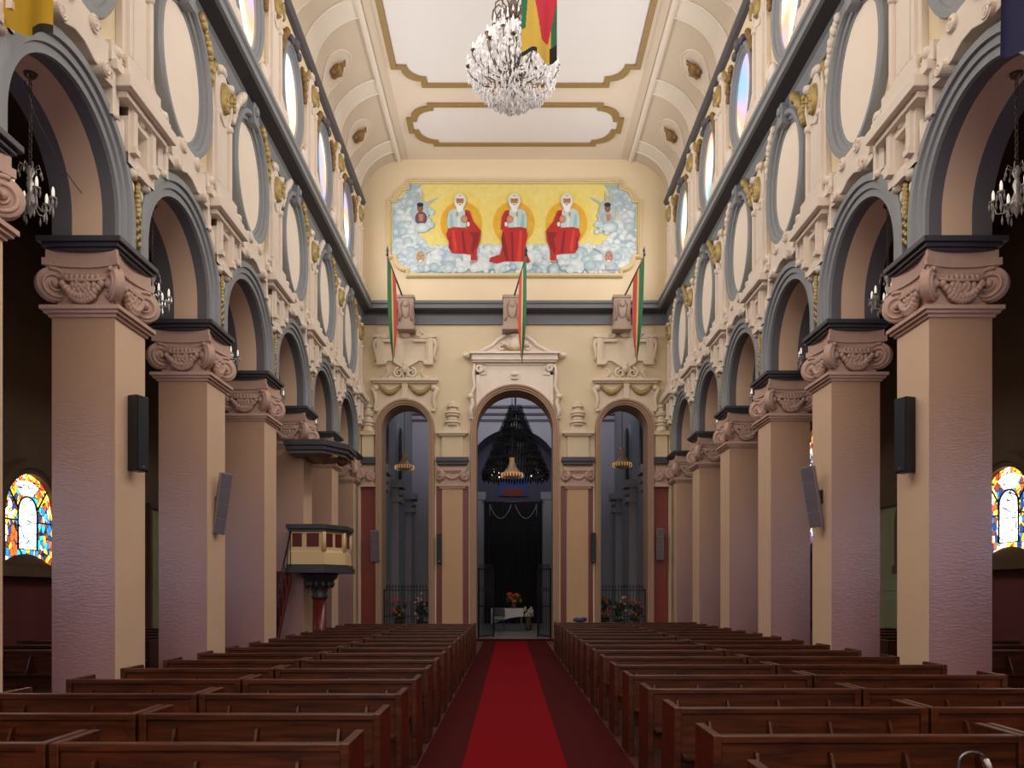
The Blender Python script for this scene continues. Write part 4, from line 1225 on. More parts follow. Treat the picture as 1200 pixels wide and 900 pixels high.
# ------------------------------------------------------------------ PEWS
HP = 0.835
def make_pew(L, label, group):
    """x: 0..L, back plane at y=0 (near the camera), seat towards +y"""
    t = thing('pew', label, 'pew', group=group)
    e = .055
    b = MB()
    b.add([(e, 0, .30), (L - e, 0, .30), (L - e, .03, .30), (e, .03, .30), (e, 0, HP - .045), (L - e, 0, HP - .045), (L - e, .03, HP - .045), (e, .03, HP - .045)],
          [(0, 3, 2, 1), (4, 5, 6, 7), (0, 1, 5, 4), (1, 2, 6, 5), (2, 3, 7, 6), (3, 0, 4, 7)])
    b.build('backrest', M_WOOD, t)
    MB().box(e - .01, L - e + .01, -.02, .055, HP - .05, HP - .004).build('top_rail', M_WOOD, t, bevel=.008)
    MB().box(e, L - e, .03, .44, .40, .44).build('seat', M_WOOD, t)
    for x in (0, L - e):
        mb = MB()
        mb.prism([(-.03, 0), (.46, 0), (.46, .5), (.42, .62), (.42, HP), (-.03, HP)], x, x + e, 'x')
        mb.build('end_panel', M_WOOD, t, bevel=.007)
    s_ = MB(); s_.box(e, L - e, -.14, 0, .47, .49)
    n = max(2, int(L / .45))
    for q in range(n):
        x = .25 + (L - .55) * q / (n - 1)
        s_.prism([(-.14, .49), (-.005, .49), (-.005, .74), (-.04, .73), (-.12, .56)], x, x + .018, 'x')
    s_.build('book_rack', M_WOOD, t)
    return t
specs = []   # side, x0, L, key
protos = {}
def put_pew(key, L, x0, y, label, group):
    if key not in protos:
        protos[key] = make_pew(L, label, group); protos[key].location = (x0, y, 0)
    else: dup(protos[key], (x0, y, 0), 0, label, group)
NL, NR = 16, 16
def rowname(k, n):
    return ORD[k]
for k in range(NL):
    y = 4.37 + 1.045 * k
    put_pew('li', 1.70, -2.76, y, 'brown wooden pew left of the aisle, %s row from the camera' % ORD[k], 'pews left of the red carpet')
    put_pew('lo', 1.70, -4.48, y, 'brown wooden outer pew on the left by the pillars, %s row from the camera' % ORD[k], 'outer pews on the left')
for k in range(NR + 1):
    y = 3.52 + 1.09 * k
    put_pew('ri', 1.88, 1.06, y, 'brown wooden pew right of the aisle, %s row from the camera' % ORD[k], 'pews right of the red carpet')
    put_pew('ro', 1.98, 2.96, y, 'brown wooden outer pew on the right by the pillars, %s row from the camera' % ORD[k], 'outer pews on the right')
for k in range(13):
    y = 11.2 + 1.07 * k
    put_pew('la', 2.3, -8.7, y, 'dark pew in the left side aisle behind the pillars, %s row from the camera' % ORD[k], 'pews in the left side aisle')
    put_pew('ra', 2.3, 6.4, y, 'dark pew in the right side aisle behind the pillars, %s row from the camera' % ORD[k], 'pews in the right side aisle')
# things on the pews
mb = MB()
mb.ball((0, 0, .07), (.2, .1, .06), 12, 8); mb.ball((.1, 0, .1), (.1, .08, .05), 10, 6); mb.ball((-.08, .01, .09), (.1, .08, .05), 10, 6)
o = mb.build('folded_cloth', M_BLUE); o.location = (1.75, 3.52 + 1.09 * 16 + .015, HP - .012)
tag(o, 'small folded blue cloth lying on top of the frontmost pew right of aisle', 'cloth')
t = thing('walking_cane', 'thin curved pale cane handle hooked on a right pew back near the camera', 'cane', (2.62, 4.47, 0))
mb = MB(); mb.tube([(-.16, 0, .02), (-.16, 0, .70)] + [(-.08 - .08 * cos(pi * q / 8), 0, .70 + .06 * sin(pi * q / 8)) for q in range(1, 8)], .009, 6); mb.build('stick', M_STEEL, t)
mb = MB(); mb.tube([(0, 0, .715), (.012, 0, .69), (.02, 0, .665)], .016, 8); mb.build('white_tip', M_WHITE, t)

# ------------------------------------------------------------------ SPEAKERS
def speaker(label, loc, rz, h, w, d, grey, cells, tilt=0.0, yaw=0.0, off=.12):
    """front looks along local +X; origin at the wall bracket"""
    t = thing('wall_speaker', label, 'speaker', loc, rz)
    M = Matrix.Translation((off, 0, 0)) @ Matrix.Rotation(tilt, 4, 'Y') @ Matrix.Rotation(yaw, 4, 'Z')
    mb = MB(); mb.box(0, d, -w / 2, w / 2, -h / 2, h / 2); mb.xf(M); mb.build('cabinet', M_SPKG if grey else M_BLACK, t, bevel=.008)
    if cells > 1:
        for q in range(cells):
            z0 = -h / 2 + .02 + (h - .02) * q / cells
            mb = MB(); mb.box(d, d + .012, -w / 2 + .015, w / 2 - .015, z0, z0 + (h - .02) / cells - .02); mb.xf(M); mb.build('grille', M_SPKD, t)
    else:
        mb = MB(); mb.box(d, d + .012, -w / 2 + .015, w / 2 - .015, -h / 2 + .02, h / 2 - .02); mb.xf(M); mb.build('grille', mat('black_grille', (16, 22, 34), .55, .2, 80), t)
        mb = MB(); mb.box(d + .011, d + .016, -.02, .02, -h / 2 + .05, -h / 2 + .075); mb.xf(M); mb.build('badge', M_STEEL, t)
    mb = MB(); mb.box(0, .14, -.03, .03, -.04, .04); mb.box(0, .02, -.06, .06, -.12, .12); mb.build('bracket', M_IRON, t)
    return t
PF = W
yk = py(1) + PT / 2
speaker('tall slim black speaker on the nearest whole pillar, left side', (-PF, yk - .0, (VY - 508) * 10.2 / F + 1.7), 0, 1.0, .2, .16, False, 1, 0, -.35, .04)
speaker('tall slim black speaker on the nearest whole pillar, right side', (PF, yk - .0, (VY - 510) * 10.2 / F + 1.7), pi, 1.0, .2, .16, False, 1, 0, .35, .04)
yk = py(2) + PT / 2
speaker('grey four-cell column speaker tilted on the second whole left pillar', (-PF, yk, (VY - 590) * 13.2 / F + 1.7), 0, 1.05, .2, .14, True, 4, .14, -.95, .08)
speaker('grey four-cell column speaker tilted on the second whole right pillar', (PF, yk, (VY - 582) * 13.2 / F + 1.7), pi, 1.05, .22, .16, True, 4, .16, .95, .14)
speaker('small grey speaker leaning on the red strip left of the left arch', (ew(437), DEND - .03, ez(640)), R90, 1.05, .28, .16, True, 4, .12, .35)
speaker('small grey speaker on the red strip right of the right arch', (ew(770), DEND - .03, ez(638)), R90, 1.05, .24, .16, True, 4, .06, -.2)
speaker('small black speaker on the red strip beside the left pilaster', (ew(513), DEND - .02, ez(643)), R90, 1.0, .16, .14, False, 1)
speaker('small black speaker on the red strip beside the right pilaster', (ew(692), DEND - .02, ez(642)), R90, 1.0, .16, .14, False, 1)

# ------------------------------------------------------------------ SMALL AISLE CHANDELIERS
def make_small(label):
    """origin at crown of the arch soffit"""
    t = thing('hanging_chandelier', label, 'chandelier', group='small crystal chandeliers hanging in the nave arches')
    zb = -1.52
    ch = MB(); k = 0
    n = 26
    for q in range(n):
        z0 = -1.05 * q / n; z1 = z0 - 1.05 / n * 1.25
        if q % 2: ch.tube([(-.016, 0, z0), (.016, 0, z0), (.016, 0, z1), (-.016, 0, z1)], .005, 4, 0, True)
        else: ch.tube([(0, -.016, z0), (0, .016, z0), (0, .016, z1), (0, -.016, z1)], .005, 4, 0, True)
    ch.lathe([(0, 0), (.07, 0), (.06, -.04), (.02, -.06), (0, -.06)], 10)
    ch.build('chain', M_SILV, t)
    mb = MB(); mb.lathe([(.0, -1.05), (.03, -1.07), (.05, -1.13), (.02, -1.2), (.045, -1.27), (.025, -1.35), (.06, -1.45), (.07, -1.5), (.03, -1.58), (0, -1.66)], 10)
    for q in range(8):
        a = 2 * pi * q / 8
        mb.tube([(.03 * cos(a), .03 * sin(a), -1.1), (.1 * cos(a), .1 * sin(a), -1.05), (.12 * cos(a), .12 * sin(a), -1.12)], .006, 4)
        mb.drop((.12 * cos(a), .12 * sin(a), -1.12), .014, .07)
    mb.build('stem', M_CRYD, t)
    for q in range(6):
        a = 2 * pi * q / 6 + .3; c_, s_ = cos(a), sin(a)
        mb = MB()
        P = [(.05, -1.48), (.12, -1.56), (.2, -1.54), (.23, -1.44), (.23, -1.40)]
        mb.tube([(r * c_, r * s_, z) for r, z in P], .010, 6)
        mb.lathe([(0, 0), (.035, .0), (.045, .015), (.0, .015)], 10, (.23 * c_, .23 * s_, -1.40))
        for k in range(5):
            b = 2 * pi * k / 5; mb.drop((.23 * c_ + .04 * cos(b), .23 * s_ + .04 * sin(b), -1.39), .012, .10)
        mb.drop((.14 * c_, .14 * s_, -1.57), .014, .12); mb.drop((.23 * c_, .23 * s_, -1.45), .016, .18)
        ar = mb.build('arm', M_CRYD, t)
        mb = MB(); mb.lathe([(0, 0), (.017, 0), (.017, .08), (.008, .12), (0, .13)], 8, (.23 * c_, .23 * s_, -1.385)); mb.build('candle', M_CAND, ar)
    return t
sm = None
for s in (-1, 1):
    for i in range(0, 6):
        loc = (s * (W + PT / 2), ay(i), ZIMP + STILT + RA)
        lab = 'small crystal candle chandelier hanging in the %s arch from camera, %s side' % (ORD[i], SIDE[s])
        if sm is None: sm = make_small(lab); sm.location = loc
        else: dup(sm, loc, 0, lab)
o = MB().tube([(0, -.2, 0)] + [(.0, -.2 + 1.35 * q / 8, -.15 - .55 * q / 8 - .12 * sin(pi * q / 8)) for q in range(1, 9)], .006, 5).build('cable', M_SILV)
o.location = (-W - PT / 2, ay(0) + .1, 7.45); tag(o, 'thin sagging cable slung across the nearest left arch', 'cable')

# ------------------------------------------------------------------ BIG CHANDELIER
def big_chandelier():
    Yc = 14.0
    t = thing('crystal_chandelier', 'large crystal chandelier hanging from the nave ceiling above the aisle', 'chandelier', (-.10, Yc, 0))
    rnd = random.Random(5)
    mb = MB(); n = 40
    for q in range(n):
        z0 = 12.5 + (ZC - 12.5) * q / n; z1 = z0 + (ZC - 12.5) / n * 1.2
        (mb.tube([(-.03, 0, z0), (.03, 0, z0), (.03, 0, z1), (-.03, 0, z1)], .009, 4, 0, True) if q % 2 else mb.tube([(0, -.03, z0), (0, .03, z0), (0, .03, z1), (0, -.03, z1)], .009, 4, 0, True))
    mb.build('chain', M_SILV, t)
    mb = MB(); mb.lathe([(0, 12.55), (.05, 12.5), (.09, 12.35), (.16, 12.28), (.13, 12.15), (.07, 12.08), (.05, 11.95), (.08, 11.85), (.1, 11.7), (.05, 11.55), (.06, 11.2), (.12, 10.95), (.06, 10.8), (.04, 10.65), (0, 10.6)], 14)
    mb.build('shaft', M_SILV, t)
    # curled crown arms
    for q in range(12):
        a = 2 * pi * q / 12; c_, s_ = cos(a), sin(a)
        P = [(.1, 12.05), (.16, 12.3), (.26, 12.38), (.36, 12.28), (.38, 12.12), (.32, 12.02), (.26, 12.06), (.27, 12.14)]
        mb = MB(); mb.tube([(r * c_, r * s_, z) for r, z in P], .014, 6); ar = mb.build('crown_arm', M_SILV, t)
        mb = MB()
        for r, z in ((.38, 12.1), (.3, 12.0), (.2, 12.25)): mb.drop((r * c_, r * s_, z), .018, .12)
        mb.build('crystal_drop', M_CRYS, ar)
    # three tiers of curved arms
    tiers = [(12, .84, 11.25, 10.95, .0), (12, .66, 11.52, 11.1, .26), (10, .46, 11.78, 11.3, .1)]
    for (n, R, zt, zb, off) in tiers:
        for q in range(n):
            a = 2 * pi * q / n + off; c_, s_ = cos(a), sin(a)
            P = [(.08, zb), (R * .3, zb - .1), (R * .62, zb - .06), (R * .88, zb + .1), (R, zt - .06), (R * .97, zt)]
            mb = MB(); mb.tube([(r * c_, r * s_, z) for r, z in P], .012, 6)
            mb.lathe([(0, 0), (.04, 0), (.055, .02), (0, .02)], 8, (R * .97 * c_, R * .97 * s_, zt)); ar = mb.build('arm', M_SILV, t)
            mb = MB(); mb.lathe([(0, 0), (.018, 0), (.018, .09), (.01, .13), (0, .15)], 8, (R * .97 * c_, R * .97 * s_, zt + .02)); mb.build('candle', M_CAND, ar)
    # prisms
    pts = []
    def body(z):
        # radius of the crystal basket at height z
        for (za, ra), (zb, rb) in zip(tbl, tbl[1:]):
            if zb <= z <= za: return ra + (rb - ra) * (za - z) / (za - zb)
        return .1
    tbl = [(11.95, .12), (11.8, .42), (11.55, .68), (11.25, .86), (11.0, .80), (10.8, .62), (10.62, .34), (10.5, .1)]
    while len(pts) < 1500:
        z = rnd.uniform(10.52, 11.92); r = body(z) * (rnd.uniform(.86, 1.0) if rnd.random() < .75 else rnd.uniform(.2, .9)); a = rnd.uniform(0, 2 * pi)
        pts.append((r * cos(a), r * sin(a), z))
    pts.sort(key=lambda p: p[1])
    for p in pts[:100]:
        mb = MB(); mb.drop((p[0], p[1], p[2] + .06), rnd.uniform(.016, .028), rnd.uniform(.09, .17)); mb.build('crystal_drop', M_CRYS, t)
    mb = MB()
    for p in pts[100:]: mb.drop((p[0], p[1], p[2] + .06), rnd.uniform(.016, .028), rnd.uniform(.09, .17))
    for (R, z) in ((.84, 11.2), (.66, 11.48), (.46, 11.75), (.6, 10.82), (.35, 10.66)):
        for q in range(int(R * 60)):
            a = 2 * pi * q / int(R * 60); mb.ball((R * cos(a), R * sin(a), z + .03 * sin(q)), .02, 6, 4)
    o = mb.build('crystals', M_CRYS, t); o['kind'] = 'stuff'
big_chandelier()

# ------------------------------------------------------------------ BANNERS near the camera
def hanging_cloth(x, y, ztop, zbot, w, fn, mats, depth=.06, folds=2.2, n=80, rows=90, ragged=.08, phase=0):
    mb = MB(); secs = []
    for r in range(rows + 1):
        u = r / rows; row = []
        for k in range(n + 1):
            v = k / n
            zz = ztop + (zbot + ragged * sin(v * 5 + phase) - ztop) * u
            row.append((x + (v - .5) * w * (1 - .12 * u * sin(v * 3)), y + depth * sin(v * folds * 2 * pi + phase + u * .8) * (.4 + .6 * u), zz))
        secs.append(row)
    mb.loft(secs, False, False, 0, True)
    for f in range(len(mb.f)):
        mb.m[f] = fn((f % n) / n, (f // n) / rows)
    return mb
def tri(v, u):
    w = (u - .59) / .41
    if (w > .90 and v < .42) or (v > .80 and w > .72): return 3
    if .34 + .34 * w < v < .98 - .34 * w and w < .66: return 2
    if v < .16 - .12 * w and w < .5: return 0
    if v > .84: return 0
    return 1
xf, _ = px2w(632, 0, 9.0)
t = thing('banner', 'green yellow and red banner hanging in front of the large chandelier', 'flag', (xf, 9.0, 0))
hanging_cloth(0, 0, 9.6, 7.95, .42, tri, [M_GREEN, M_YEL, M_FRED, M_BLK], .05, 1.3, ragged=.06, phase=.6).build('cloth', [M_GREEN, M_YEL, M_FRED, M_BLK], t, recalc=False)
MB().tube([(-.3, 0, 9.62), (.3, 0, 9.62)], .02, 8).build('pole', M_SILV, t)
MB().tube([(0, 0, 9.62), (0, 0, ZC)], .008, 6).build('cord', M_SILV, t)
xf, _ = px2w(18, 0, 7.5)
t = thing('banner', 'mustard yellow banner with black hem at the top left', 'flag', (xf, 7.5, 0))
hanging_cloth(0, 0, 9.0, 7.15, .78, lambda v, u: 1 if (u > .95 and v > .7) else 0, [M_YEL, M_BLK], .05, 1.8, ragged=.03).build('cloth', [mat('mustard', (176, 140, 24), .8, .1, 4), M_BLK], t, recalc=False)
MB().tube([(-.9, 0, 9.02), (.45, 0, 9.02)], .02, 8).build('pole', M_SILV, t)
xf, _ = px2w(1212, 0, 7.5)
t = thing('banner', 'navy blue banner at the top right edge', 'flag', (xf, 7.5, 0))
hanging_cloth(0, 0, 9.0, 6.93, .62, lambda v, u: 0, [M_NAVY], .05, 1.7, ragged=.02).build('cloth', [M_NAVY], t, recalc=False)
MB().tube([(-.4, 0, 9.02), (.6, 0, 9.02)], .02, 8).build('pole', M_SILV, t)

# ------------------------------------------------------------------ PULPIT
def pulpit():
    t = thing('pulpit', 'cream octagonal pulpit with maroon panels on a red marble column by left pillar', 'pulpit', (0, 0, 0))
    plan = [(-5.40, 18.15), (-4.55, 18.15), (-4.18, 18.75), (-4.2, 19.55), (-5.2, 19.75)]
    def grow(e):
        cx, cy = -4.9, 18.95
        return [(cx + (x - cx) * (1 + e), cy + (y - cy) * (1 + e)) for x, y in plan[:4]] + [(-5.215, plan[4][1] + e), (-5.215, 18.815), (cx + (-5.40 - cx) * (1 + e), 18.815)]
    for nm, e, z0, z1 in (('floor_slab', .06, 2.22, 2.32), ('lower_moulding', .12, 2.12, 2.24)):
        MB().prism(grow(e), z0, z1, 'z').build(nm, M_IMP, t)
    body = MB()
    lo, hi, lz, hz = grow(.03), grow(-.06), 2.32, 2.62
    body.loft([[(x, y, 2.32) for x, y in grow(.02)], [(x, y, 2.6) for x, y in grow(-.01)], [(x, y, 2.66) for x, y in grow(-.05)], [(x, y, 3.12) for x, y in grow(-.05)]], False, True, 0)
    body.build('parapet', M_CREAMW, t)
    mb = MB(); mb.prism(grow(.02), 3.10, 3.16, 'z'); mb.prism(grow(.08), 3.16, 3.27, 'z'); mb.build('handrail', M_IMP, t, bevel=.01)
    g = grow(-.05)
    segs = [(0, 1, (.08, .36)), (0, 1, (.50, .86)), (1, 2, (.12, .42)), (1, 2, (.56, .88)), (2, 3, (.1, .42)), (2, 3, (.55, .9))]
    for a, b, (u0, u1) in segs:
        A, B = Vector((*g[a], 0)), Vector((*g[b], 0)); d = B - A; nrm = Vector((d.y, -d.x, 0)).normalized()
        mb = MB()
        P0, P1 = A + d * u0 + nrm * .012, A + d * u1 + nrm * .012
        mb.add([(P0.x, P0.y, 2.74), (P1.x, P1.y, 2.74), (P1.x, P1.y, 3.06), (P0.x, P0.y, 3.06), (P0.x - nrm.x * .03, P0.y - nrm.y * .03, 2.74), (P1.x - nrm.x * .03, P1.y - nrm.y * .03, 2.74), (P1.x - nrm.x * .03, P1.y - nrm.y * .03, 3.06), (P0.x - nrm.x * .03, P0.y - nrm.y * .03, 3.06)],
               [(0, 1, 2, 3), (4, 7, 6, 5), (0, 4, 5, 1), (1, 5, 6, 2), (2, 6, 7, 3), (3, 7, 4, 0)])
        mb.build('inset_panel', M_MAROON, t)
    for k in range(1, 4):
        x, y = g[k]; mb = MB(); mb.lathe([(0, 2.64), (.06, 2.64), (.05, 3.1), (0, 3.1)], 8, (x, y, 0)); mb.build('corner_post', M_CREAMW, t)
    c = (-4.86, 18.98, 0)
    mb = MB(); mb.lathe([(0, 0), (.23, 0), (.23, .12), (.2, .18), (.175, .25), (.16, 1.55), (0, 1.55)], 20, c); mb.build('column', mat('red_marble', (104, 36, 32), .25, .35, 7), t)
    mb = MB(); mb.lathe([(0, 1.5), (.19, 1.5), (.2, 1.56), (.17, 1.6), (.2, 1.75), (.3, 1.9), (.42, 2.0), (.46, 2.13), (0, 2.13)], 20, c)
    for q in range(12):
        a = 2 * pi * q / 12; mb.ball((c[0] + .3 * cos(a), c[1] + .3 * sin(a), 1.86), (.07, .07, .1), 7, 5)
    mb.build('column_capital', M_IMP, t)
    # stair
    mb = MB(); n = 9
    for q in range(n):
        y0 = 18.12 - .17 * (n - q); mb.box(-5.95, -5.34, y0, y0 + .2, .22 * q + .05, .22 * q + .23)
    mb.prism([(16.66, 0), (16.78, 0), (18.15, 1.95), (18.15, 2.15)], -5.98, -5.32, 'x')
    mb.build('stair', M_MAROON, t)
    mb = MB(); mb.tube([(-5.33, 16.65, 1.0), (-5.33, 18.12, 3.1)], .02, 6)
    for q in range(7):
        u = q / 6; mb.tube([(-5.33, 16.65 + 1.45 * u, .15 + 2.0 * u), (-5.33, 16.65 + 1.45 * u, 1.0 + 2.08 * u)], .01, 5)
    mb.build('stair_rail', M_IRON, t)
    # sounding board
    t2 = thing('sounding_board', 'dark moulded canopy board fixed to the pillar above the pulpit', 'canopy', (0, 0, 0))
    for nm, e, z0, z1, m in (('board', .10, 5.02, 5.12, M_IMP), ('crown_moulding', .16, 5.12, 5.26, M_IMP), ('lower_board', .02, 4.94, 5.02, M_GREYD)):
        MB().prism(grow(e), z0, z1, 'z').build(nm, m, t2, bevel=.012)
    mb = MB()
    for q in range(8):
        u = q / 7; mb.ball((-4.4 - .1 * sin(q), 18.5 + 1.1 * u, 4.92), (.1, .12, .06), 7, 5)
    mb.lathe([(0, 4.8), (.12, 4.84), (.3, 4.92), (.4, 4.96), (0, 4.96)], 16, (-4.75, 18.95, 0)); mb.build('rosette', M_GOLDD, t2)
pulpit()

# ------------------------------------------------------------------ CHANCEL behind the end wall
CY0, CY1 = DEND + WT, 38.0
ZCH = 12.6
CW = 5.0
struct(MB().box(-6, 6, DEND, 42, -.15, .0).build('floor_chancel', M_CHFL))
def side_ch(s):
    mb = MB(); X = s * CW
    mb.box(*sorted((X, X + s * .3)), CY0, CY1 + .3, 0, ZCH, 0)
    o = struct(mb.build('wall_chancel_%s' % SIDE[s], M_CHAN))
    for yc in (29.3, 33.4):
        mb = MB(); P = arch_pts(yc, 6.5, 8.0, .75, 16)
        mb.add([(X - s * .02, p[0], p[1]) for p in P], [list(range(len(P)))], 1)
        mb.loft([[(X - s * .0, y, z), (X - s * .1, y, z), (X - s * .1, y + (y - yc) * .12, z + (z - 7.6) * .12 + .05), (X, y + (y - yc) * .12, z + (z - 7.6) * .12 + .05)] for y, z in P], False, True, 0)
        trim(mb, [M_CHAN, M_CURT], recalc=False)
    for y in (27.4, 31.3, 35.4):
        mb = MB(); mb.box(*sorted((X, X - s * .3)), y, y + .7, 0, 6.0); mb.box(*sorted((X, X - s * .42)), y - .1, y + .8, 5.3, 5.5); mb.box(*sorted((X, X - s * .5)), y - .14, y + .84, 5.9, 6.2)
        for q in range(5): mb.ball((X - s * .36, y + .05 + .15 * q, 5.7), (.09, .09, .13), 7, 5)
        trim(mb, M_CHAN)
for s in (-1, 1): side_ch(s)
# crossing wall with deep arch
mb = MB(); R = 2.3; zs = 7.4
ap = arch_pts(0, 0, zs, R, 32); h = len(ap) // 2
for P in ([(-CW, 0)] + ap[:h + 1] + [(0, ZCH), (-CW, ZCH)], ap[h:] + [(CW, 0), (CW, ZCH), (0, ZCH)]):
    mb.add([(p[0], CY1, p[1]) for p in P], [list(range(len(P)))], 0)
mb.loft([[(p[0], CY1, p[1]), (p[0], CY1 + 2, p[1])] for p in ap], False, False, 1, True)
struct(mb.build('wall_chancel_back', [M_CHAN, mat('chancel_soffit', (116, 112, 128), .7)], recalc=False))
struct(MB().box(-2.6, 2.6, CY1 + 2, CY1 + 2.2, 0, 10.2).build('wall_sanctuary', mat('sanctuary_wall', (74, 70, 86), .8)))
for z in (10.05, 10.35, 10.7):
    trim(MB().box(-CW, CW, CY1 - .12 - (z - 10) * .2, CY1, z, z + .1), M_CHAND)
for s in (-1, 1):
    mb = MB(); mb.box(*sorted((s * 1.5, s * 2.2)), CY1 + 1.75, CY1 + 2, 0, 6.4); mb.box(*sorted((s * 1.42, s * 2.28)), CY1 + 1.68, CY1 + 2, 6.4, 6.8); trim(mb, M_CHAN)
# chancel ceiling painted blue and green
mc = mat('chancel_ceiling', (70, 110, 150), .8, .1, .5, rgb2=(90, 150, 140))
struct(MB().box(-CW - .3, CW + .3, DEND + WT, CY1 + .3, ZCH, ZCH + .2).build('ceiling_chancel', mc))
mb = MB()
for a, b in (((-4.6, 4.6), (11.9, 12.0)), ): pass
# dark altar curtain with a swagged cord
t = thing('altar_curtain', 'black curtain with swagged pale cord hung behind the altar', 'curtain', (0, CY1 + 1.6, 0))
mb = MB(); secs = []
for k in range(61):
    x = -1.5 + 3.0 * k / 60; y = .06 * sin(k * 1.3)
    secs.append([(x, y, 0.02), (x, y, 6.25)])
mb.loft(secs, False, False, 0, True); mb.build('cloth', M_CURT, t)
mb = MB(); P = []
for q in range(3):
    x0 = -1.15 + .82 * q
for (xa, xb, dz) in ((-1.2, -.1, .7), (.1, 1.2, .7)):
    mb.tube([(xa + (xb - xa) * k / 12, -.14, 6.1 - dz * sin(pi * k / 12) ** .8) for k in range(13)], .022, 5)
for x in (-1.2, 1.2): mb.tube([(x, -.14, 6.15), (x, -.14, 5.5)], .02, 5)
mb.build('cord', M_CHAN, t)
MB().tube([(-1.6, 0, 6.27), (1.6, 0, 6.27)], .03, 8).build('rail', M_SILV, t)
for s in (-1, 1):
    t = thing('side_curtain', 'dark gathered curtain drawn to the %s side of the chancel' % SIDE[s], 'curtain', (s * 3.3, CY1 - .3, 0))
    mb = MB(); secs = []
    for k in range(25):
        x = -.45 + .9 * k / 24
        secs.append([(x * (.55 if z < 2.2 else 1) - (s * .0), .05 * sin(k * 1.5), z) for z in (.02, 1.2, 2.2, 3.5, 5.6)])
    mb.loft(secs, False, False, 0, True); mb.build('cloth', mat('maroon_curtain', (42, 14, 18), .8, .2, 3), t)
    MB().tube([(-.55, 0, 5.62), (.55, 0, 5.62)], .03, 8).build('rail', M_SILV, t)
# small painting above the curtain
t = thing('altar_painting', 'dim blue and red painting above the black altar curtain', 'painting', (0, CY1 + 1.94, 0))
MB().box(-.75, .75, -.05, .04, 6.6, 7.9).build('canvas', mat('painting_blue', (38, 62, 116), .7, .3, 3), t)
MB().box(-.55, .55, -.07, -.05, 6.6, 7.0).build('red_field', mat('painting_red', (120, 40, 30), .7, .2, 5), t)

# large smoked prism chandelier
def dark_chandelier():
    t = thing('prism_chandelier', 'huge dark cone shaped prism chandelier inside the central altar arch', 'chandelier', (.05, 30.0, 0))
    zt, zb = 8.95, 6.2
    rnd = random.Random(2)
    MB().tube([(0, 0, zt), (0, 0, ZCH)], .03, 8).build('rod', M_IRON, t)
    mb = MB()
    for q in range(9):
        u = (q + .3) / 9; r = .22 + 1.15 * u; z = zt - (zt - zb) * u
        mb.tube([(r * cos(2 * pi * k / 30), r * sin(2 * pi * k / 30), z) for k in range(30)], .018, 5, 0, True)
    for k in range(12):
        a = 2 * pi * k / 12; mb.tube([(.2 * cos(a), .2 * sin(a), zt), (1.37 * cos(a), 1.37 * sin(a), zb)], .012, 4)
    mb.build('frame', M_IRON, t)
    pr = []
    for q in range(11):
        u = (q + .2) / 11; r = .2 + 1.16 * u; z = zt - (zt - zb) * u
        n = int(16 + 60 * u)
        for k in range(n):
            a = 2 * pi * (k + .5 * (q % 2)) / n; pr.append((r * cos(a), r * sin(a), z))
    pr.sort(key=lambda p: p[1])
    for p in pr[:100]:
        mb = MB(); mb.drop(p, .045, rnd.uniform(.36, .5), 4); mb.build('prism', M_DCRY, t)
    mb = MB()
    for p in pr[100:]: mb.drop(p, .045, rnd.uniform(.36, .5), 4)
    o = mb.build('prisms', M_DCRY, t); o['kind'] = 'stuff'
    mb = MB()
    for q in range(16):
        a = 2 * pi * q / 16; mb.ball((.9 * cos(a), .9 * sin(a), zb + .1 + .1 * sin(q * 3)), .03, 6, 5)
    mb.build('bulb', emat('warm_bulb', (255, 226, 180), 1.6), t)
dark_chandelier()
def lit_chandelier(label, x, y, zt, zb, r, ztop):
    t = thing('basket_chandelier', label, 'chandelier', (x, y, 0), group='small amber basket chandeliers beyond the end wall arches')
    MB().tube([(0, 0, zt), (0, 0, ztop)], .012, 6).build('rod', M_SILV, t)
    mb = MB(); h = zt - zb
    mb.lathe([(.0, zt), (r * .26, zt - .02), (r * .24, zt - h * .15), (r * .34, zt - h * .4), (r * .55, zt - h * .6), (r * .95, zt - h * .72), (r * .9, zt - h * .82), (r * .5, zb + .04), (0, zb)], 18)
    mb.build('basket', mat('amber_glass', (196, 152, 110), .35, .3, 20), t)
    mb = MB()
    for q in range(22):
        a = 2 * pi * q / 22; mb.drop((r * 1.02 * cos(a), r * 1.02 * sin(a), zt - h * .72), .02, .16)
        mb.ball((r * cos(a), r * sin(a), zt - h * .74), .022, 6, 4)
    mb.build('crystal_fringe', M_AMB, t)
    mb = MB()
    for q in range(70):
        a = q * 2.4; u = (q % 10) / 9; rr = r * (.3 + .75 * u ** 1.5); mb.drop((rr * cos(a), rr * sin(a), zt - h * (.25 + .5 * u)), .022, .13)
    mb.build('crystal_skirt', M_CRYD, t)
x, z1 = px2w(600, 536, 27.4); _, z0 = px2w(600, 562, 27.4)
lit_chandelier('small lit amber basket chandelier in front of the dark prism chandelier', x, 27.4, z1, z0, .38, ZCH)
x, z1 = px2w(474, 530, 29.5); _, z0 = px2w(474, 552, 29.5)
lit_chandelier('small amber basket chandelier seen through the left side arch', x, 29.5, z1, z0, .36, ZCH)
x, z1 = px2w(729, 524, 29.5); _, z0 = px2w(729, 550, 29.5)
lit_chandelier('small amber basket chandelier seen through the right side arch', x, 29.5, z1, z0, .36, ZCH)

